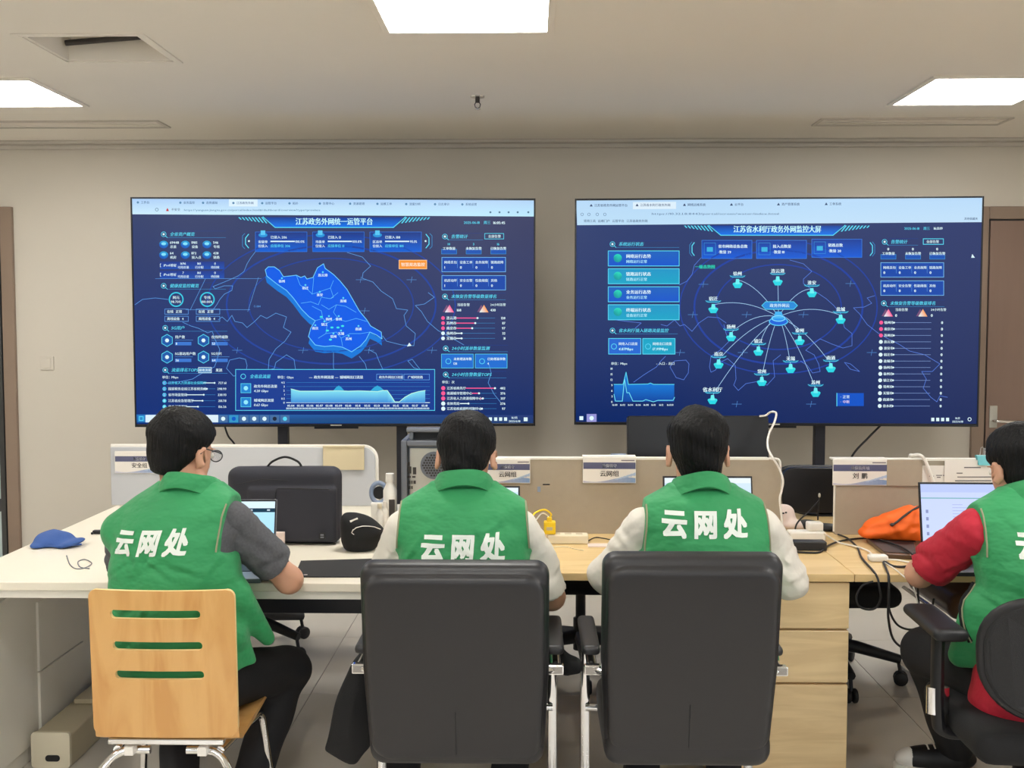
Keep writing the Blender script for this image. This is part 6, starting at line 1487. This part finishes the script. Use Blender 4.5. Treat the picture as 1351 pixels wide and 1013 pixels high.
# yellow charger on a white strip
q0, q1 = PZ(722, 718, DZ), PZ(776, 717, DZ); y0 = q0.y
t = thing('power_strip', 'cream power strip at the foot of the middle partition', 'power strip', ((q0.x+q1.x)/2, y0, DZ))
MB().box(q0.x, q1.x, y0, y0+.05, DZ, DZ+.034).build('body', 'cream_plastic', t, bevel=.005)
for k in range(3):
    x = q0.x+.035+.04*k; MB().box(x-.012, x+.012, y0+.01, y0+.04, DZ+.034, DZ+.0345).build('socket', 'beige_steel', t)
q = P(725, 710, y0+.02)
t = thing('yellow_charger', 'bright yellow charger plugged into the cream strip', 'charger', (q.x, y0+.02, DZ+.035))
a, b = P(717.5, 688, y0+.01), P(733, 709, y0+.01); MB().box(a.x, b.x, y0, y0+.04, DZ+.0355, a.z).build('body', 'yellow_plastic', t, bevel=.004)
MB().box((a.x+b.x)/2-.012, (a.x+b.x)/2+.010, y0-.001, y0+.0005, a.z-.03, a.z-.018).build('print', 'beige_card', t)
MB().box((a.x+b.x)/2-.010, (a.x+b.x)/2+.008, y0+.008, y0+.03, a.z, a.z+.014).build('plug', 'yellow_plastic', t, bevel=.002)
cx0 = (a.x+b.x)/2
cable('charger_cable', 'yellow cable arching from the yellow charger', [(cx0, y0+.02, a.z+.013), P(727, 678, y0+.02), P(719, 672.5, y0), P(709, 675, y0-.02), P(703, 681, y0-.05), P(696, 705, y0-.1), g_(690, 740)], .0032, 'yellow_plastic')
cable('charger_cable', 'white cable looping below the yellow one', [(cx0-.004, y0+.025, a.z+.01), P(722, 680, y0+.03), P(716, 677, y0), P(710, 682, y0-.02), P(704, 695, y0-.06), g_(698, 735)], .0026, 'white_plastic')
cable('thin_cable', 'thin dark cables lying along the partition foot', [g_(775, 714, .003), g_(785, 709, .003), g_(796, 710, .003), g_(806, 712, .003)], .002, 'black_plastic')
cable('thin_cable', 'thin cream cable in front of the cream power strip', [g_(722, 722), g_(745, 721), g_(758, 724), g_(770, 726)], .0016, 'cream_plastic')
tag(MB().box(*(lambda a, b: (a.x, b.x, a.y, a.y+.05))(PZ(776, 722, DZ), PZ(803, 722, DZ)), DZ, DZ+.004).build('paper_note', 'pink_card'), 'pale note lying beside the power strip', 'paper')
# cables of the screens and the monitor
cable('screen_cable', 'thin black cable hanging from the left wall screen', [P(296, 560, 5.9), P(301, 575, 5.93), P(312, 591, 5.95), P(330, 640, 5.97), P(340, 700, 6.0)], .005, 'black_plastic')
cable('screen_cable', 'black cable slanting down from the right wall screen', [P(1162, 561, 5.98), P(1145, 578, 5.98), P(1124, 602, 5.98), P(1110, 640, 5.98), P(1100, 700, 6.0)], .006, 'black_plastic')
cable('charging_cable', 'white cable looping from the black monitor over the middle partition', [P(1002, 549, 4.30), P(1010, 548, 4.30), P(1017, 543.5, 4.28), P(1024, 545, 4.25), P(1022, 556, 4.2), P(1014, 574, 4.15), P(1013, 590, 4.1), P(1019, 603, 4.02), P(1028, 618, 4.015), P(1033, 634, 4.01), P(1031, 648, 4.01), P(1029, 662, 4.0), g_(1034, 706)], .0042, 'white_plastic')
cable('draped_cable', 'white cable draped over the right partition', [P(1200, 640, 4.1), P(1200, 604, 4.09), P(1205, 600.5, 4.06), P(1214, 600.5, 4.02), P(1220, 606, 4.012), P(1225, 618, 4.010), P(1231, 634, 4.006), P(1236, 655, 4.0)], .006, 'white_plastic')
# gooseneck microphone
q = g_(1080, 700)
t = thing('desk_microphone', 'black gooseneck microphone with an oval base on the right desk', 'microphone', (q.x, q.y, DZ))
v = Vol((q.x-.09, q.y-.06, DZ-.01), (q.x+.1, q.y+.12, DZ+.06), .005); v.ell((q.x-.012, q.y+.04, DZ+.012), (.06, .05, .022), arr(Matrix.Rotation(.2, 3, 'Y')), 0); v.ell((q.x+.045, q.y+.01, DZ+.010), (.035, .03, .018), None, .02); v.cut(lambda x, y, z: z-DZ-.001, .003); v.build('base', 'black_plastic', t, 2, world=True)
yy = q.y+.04; top = P(1081, 656, yy)
MB().tube(spline([(P(1079, 686, yy)), P(1079.5, 672, yy), top]), .0028, 8).build('neck', 'black_plastic', t, smooth=True)
MB().lathe([(.002, 0), (.0045, .003), (.0045, .012), (.002, .016)], top, 12).build('tip', 'io_steel', t, smooth=True)
MB().tube(spline([P(1081, 660, yy), P(1068, 674, yy-.02), P(1055, 686, yy-.04), P(1050, 694, yy-.05), g_(1049, 702)]), .0032, 8).build('cord', 'black_plastic', t, smooth=True)
# tissue pouch
q = g_(1040, 697)
t = thing('tissue_pouch', 'crumpled pale pink tissue pouch beside the partition end', 'pouch', (q.x, q.y, DZ))
v = Vol((q.x-.08, q.y-.06, DZ-.01), (q.x+.08, q.y+.1, DZ+.11), .005); v.ell((q.x-.02, q.y+.02, DZ+.05), (.05, .035, .05), None, 0, f=lambda X, Yy, Z: .006*wr(X*2, Yy, Z*2)); v.ell((q.x+.02, q.y, DZ+.015), (.06, .04, .02), None, .02); v.cut(lambda x, y, z: z-DZ-.001, .003); v.build('pouch', 'pink_card', t, 2, world=True)
for px, py in ((1033.5, 677), (1037, 676)):
    c = P(px, py, q.y-.02); MB().lathe([(.002, -.003), (.005, 0), (.002, .003)], c, 8).build('print_dot', 'black_plastic', t)
# adapters
a, b = g_(1042, 713), g_(1086, 713)
t = thing('power_strip', 'white power strip with a plug block on the right desk', 'power strip', ((a.x+b.x)/2, a.y, DZ))
MB().box(a.x, b.x+.01, a.y, a.y+.055, DZ, DZ+.034).build('body', 'white_plastic', t, bevel=.006)
c0 = P(1066, 700, a.y+.01); c1 = P(1086, 700, a.y+.01); MB().box(c0.x, c1.x, a.y+.004, a.y+.05, DZ+.0345, DZ+.066).build('plug_block', 'white_plastic', t, bevel=.005)
a, b = g_(1047, 726), g_(1091, 726)
tag(MB().box(a.x, b.x, a.y, a.y+.05, DZ, DZ+.032).build('power_adapter', 'black_plastic', bevel=.004), 'black laptop power adapter in front of the white strip', 'adapter')
# docked tablet and white socket
c4 = [g_(1170, 737, 0), g_(1214, 739, 0), g_(1207, 716, 0), g_(1143, 715, 0)]
t = thing('closed_tablet', 'dark closed tablet under the orange bag', 'tablet', (c4[0].x, c4[0].y+.1, DZ))
MB().prism([(q.x, q.y) for q in c4], lambda u, v_, k: Vector((u, v_, k)), DZ+.0005, DZ+.016).build('body', 'brown_leather', t, bevel=.003)
MB().prism([(q.x*.96+.04*c4[0].x, q.y*.9+.1*c4[3].y-.0) for q in c4], lambda u, v_, k: Vector((u, v_, k)), DZ+.0162, DZ+.018).build('cover', 'black_plastic', t)
a, b = g_(1148, 741), g_(1173, 741)
tag(MB().box(a.x, b.x, a.y, a.y+.04, DZ, DZ+.022).build('plug_adapter', 'white_plastic', bevel=.008, seg=3), 'small white plug adapter among the black cables', 'adapter')
# orange bag
Y = 3.90
t = thing('orange_bag', 'bright orange cloth bag slumped against the right partition', 'bag', (P(1180, 700, Y).x, Y, DZ))
v = Vol((P(1124, 700, Y).x, Y-.12, DZ), (P(1240, 700, Y).x, Y+.12, P(1200, 655, Y).z), .006)
convex(v, outline([(1131, 702), (1150, 684), (1168, 674), (1205, 666), (1232, 668), (1238, 722), (1215, 727), (1180, 722), (1150, 715), (1136, 710)], Y), lambda x, z: Y-.25*(z-DZ-.1)*0, .085, f=lambda x, y, z: .004*wr(x*1.2, y, z*1.2, 1, 2)+.006*np.abs(np.sin(13*x+22*z+8*y))+creases(77, 14, 1.2, 1.5, .78, .95, .007)(x, z))
v.cut(lambda x, y, z: z-DZ-.018, .004)
v.build('sack', 'orange_fabric', t, 2, world=True)
bv = BVHTree.FromPolygons([tuple(q) for q in v.V], [tuple(int(i) for i in q) for q in v.Q])
pts = [front(x, y, .003) for x, y in ((1178, 692), (1184, 688), (1191, 682), (1199, 676), (1207, 671), (1213, 668))]; pts = [q for q in pts if q]
if len(pts) > 2: MB().tube(pts, .004, 6).build('drawstring', 'vent_dark', t)
q = front(1177, 692, .004)
if q: MB().lathe([(.003, -.006), (.009, 0), (.003, .006)], q, 10).build('knot', 'vent_dark', t)
pts = [front(x, y, .002) for x, y in ((1168, 706), (1180, 711), (1192, 716), (1203, 721))]; pts = [q for q in pts if q]
if len(pts) > 2: MB().tube(pts, .0022, 6).build('seam', 'vent_dark', t)
# black and white cables on the right desk
K = 'cables on the right desk'
cable('black_cable', 'black cable running from the power adapter along the right desk', [g_(1050, 728, .004), g_(1068, 729, .004), g_(1082, 728, .004), g_(1094, 719, .005), g_(1112, 713, .006), g_(1140, 710, .006), g_(1165, 713, .022), g_(1190, 722, .024), g_(1205, 732, .024), g_(1211, 742, .004)], .0036, 'black_plastic', K)
ed = P(1159, 766, 3.385)
cable('black_cable', 'black cable from the microphone dropping over the desk edge in a loop', [g_(1106, 705, .004), g_(1118, 710, .012), g_(1131, 722, .004), g_(1137, 736, .004), g_(1152, 753, .004), P(1158, 763, 3.392), P(1160, 775, 3.38), P(1162, 788, 3.39), P(1156, 801, 3.40), P(1145, 804, 3.40), P(1133, 799, 3.40), P(1130, 786, 3.40), P(1138, 772, 3.40), P(1152, 767, 3.40)], .0036, 'black_plastic', K)
cable('black_cable', 'black cable hanging from the desk edge down to the floor', [g_(1210, 741, .004), g_(1196, 747, .004), g_(1180, 747, .006), g_(1166, 741, .006), g_(1170, 752, .004), P(1172.5, 762, 3.392), P(1172.5, 790, 3.38), P(1172, 815, 3.40), P(1178, 842, 3.45), P(1192, 855, 3.5), P(1210, 860, 3.55), P(1230, 900, 3.6)], .0040, 'black_plastic', K)
cable('black_cable', 'second black cable sagging below the right desk', [P(1172, 768, 3.43), P(1172.5, 800, 3.43), P(1182, 822, 3.46), P(1197, 830, 3.5), P(1212, 828, 3.52), P(1226, 815, 3.55), P(1232, 790, 3.6)], .0036, 'black_plastic', K)
cable('white_cable', 'white cable from the plug block to the small plug adapter', [g_(1086, 703, .05), g_(1094, 708, .03), g_(1108, 716, .004), g_(1130, 721, .008), g_(1146, 727, .006), g_(1152, 734, .012)], .0030, 'white_plastic', K)
cable('white_cable', 'white cable from the small plug adapter to the laptop', [g_(1170, 738, .01), g_(1185, 739, .004), g_(1200, 742, .004), g_(1216, 744, .004), g_(1232, 742, .004)], .0030, 'white_plastic', K)
cable('white_cable', 'thin white cable falling over the desk edge by the bare elbow', [g_(1166, 741, .006), g_(1180, 750, .003), g_(1192, 760, .003), P(1200, 767, 3.39), P(1205, 774, 3.385), P(1212, 800, 3.40)], .0022, 'white_plastic', K)
cable('black_cable', 'black cord hanging beside the armrest under the right desk', [P(1211, 772, 3.7), P(1212, 795, 3.68), P(1214, 812, 3.66)], .004, 'black_plastic', K)
# jacket
Y = 2.98
t = thing('jacket', 'black jacket hanging beside the left arm of the leather chair, bunched over its right arm', 'jacket', (P(455, 930, Y).x, Y, .4))
v = Vol((P(410, 930, Y).x, Y-.10, P(450, 1016, Y).z), (P(500, 930, Y).x, Y+.12, P(450, 845, Y).z), .006)
convex(v, outline([(423, 989), (441, 935), (456, 885), (464, 870), (477, 857), (492, 856), (492, 985), (470, 1006)], Y), Y, .05, f=lambda x, y, z: .006*np.sin(46*x+5*z+2)*np.clip((.75-z)*3, 0, 1)+.003*wr(x, y, z), k=.012)
v.build('cloth', 'black_fabric', t, 2, world=True)
Y2 = 3.02
v = Vol((P(690, 870, Y2).x, Y2-.12, P(750, 910, Y2).z), (P(785, 870, Y2).x, Y2+.12, P(750, 840, Y2).z), .006)
convex(v, outline([(700, 856), (727, 853), (744, 854), (760, 866), (772, 875), (770, 886), (763, 898), (742, 890), (727, 891), (700, 890)], Y2), Y2, .07, f=lambda x, y, z: .005*wr(x*1.6, y, z*1.6)+.004*np.abs(np.sin(40*x-30*z)), k=.012)
v.build('gathered_cloth', 'black_fabric', t, 2, world=True)
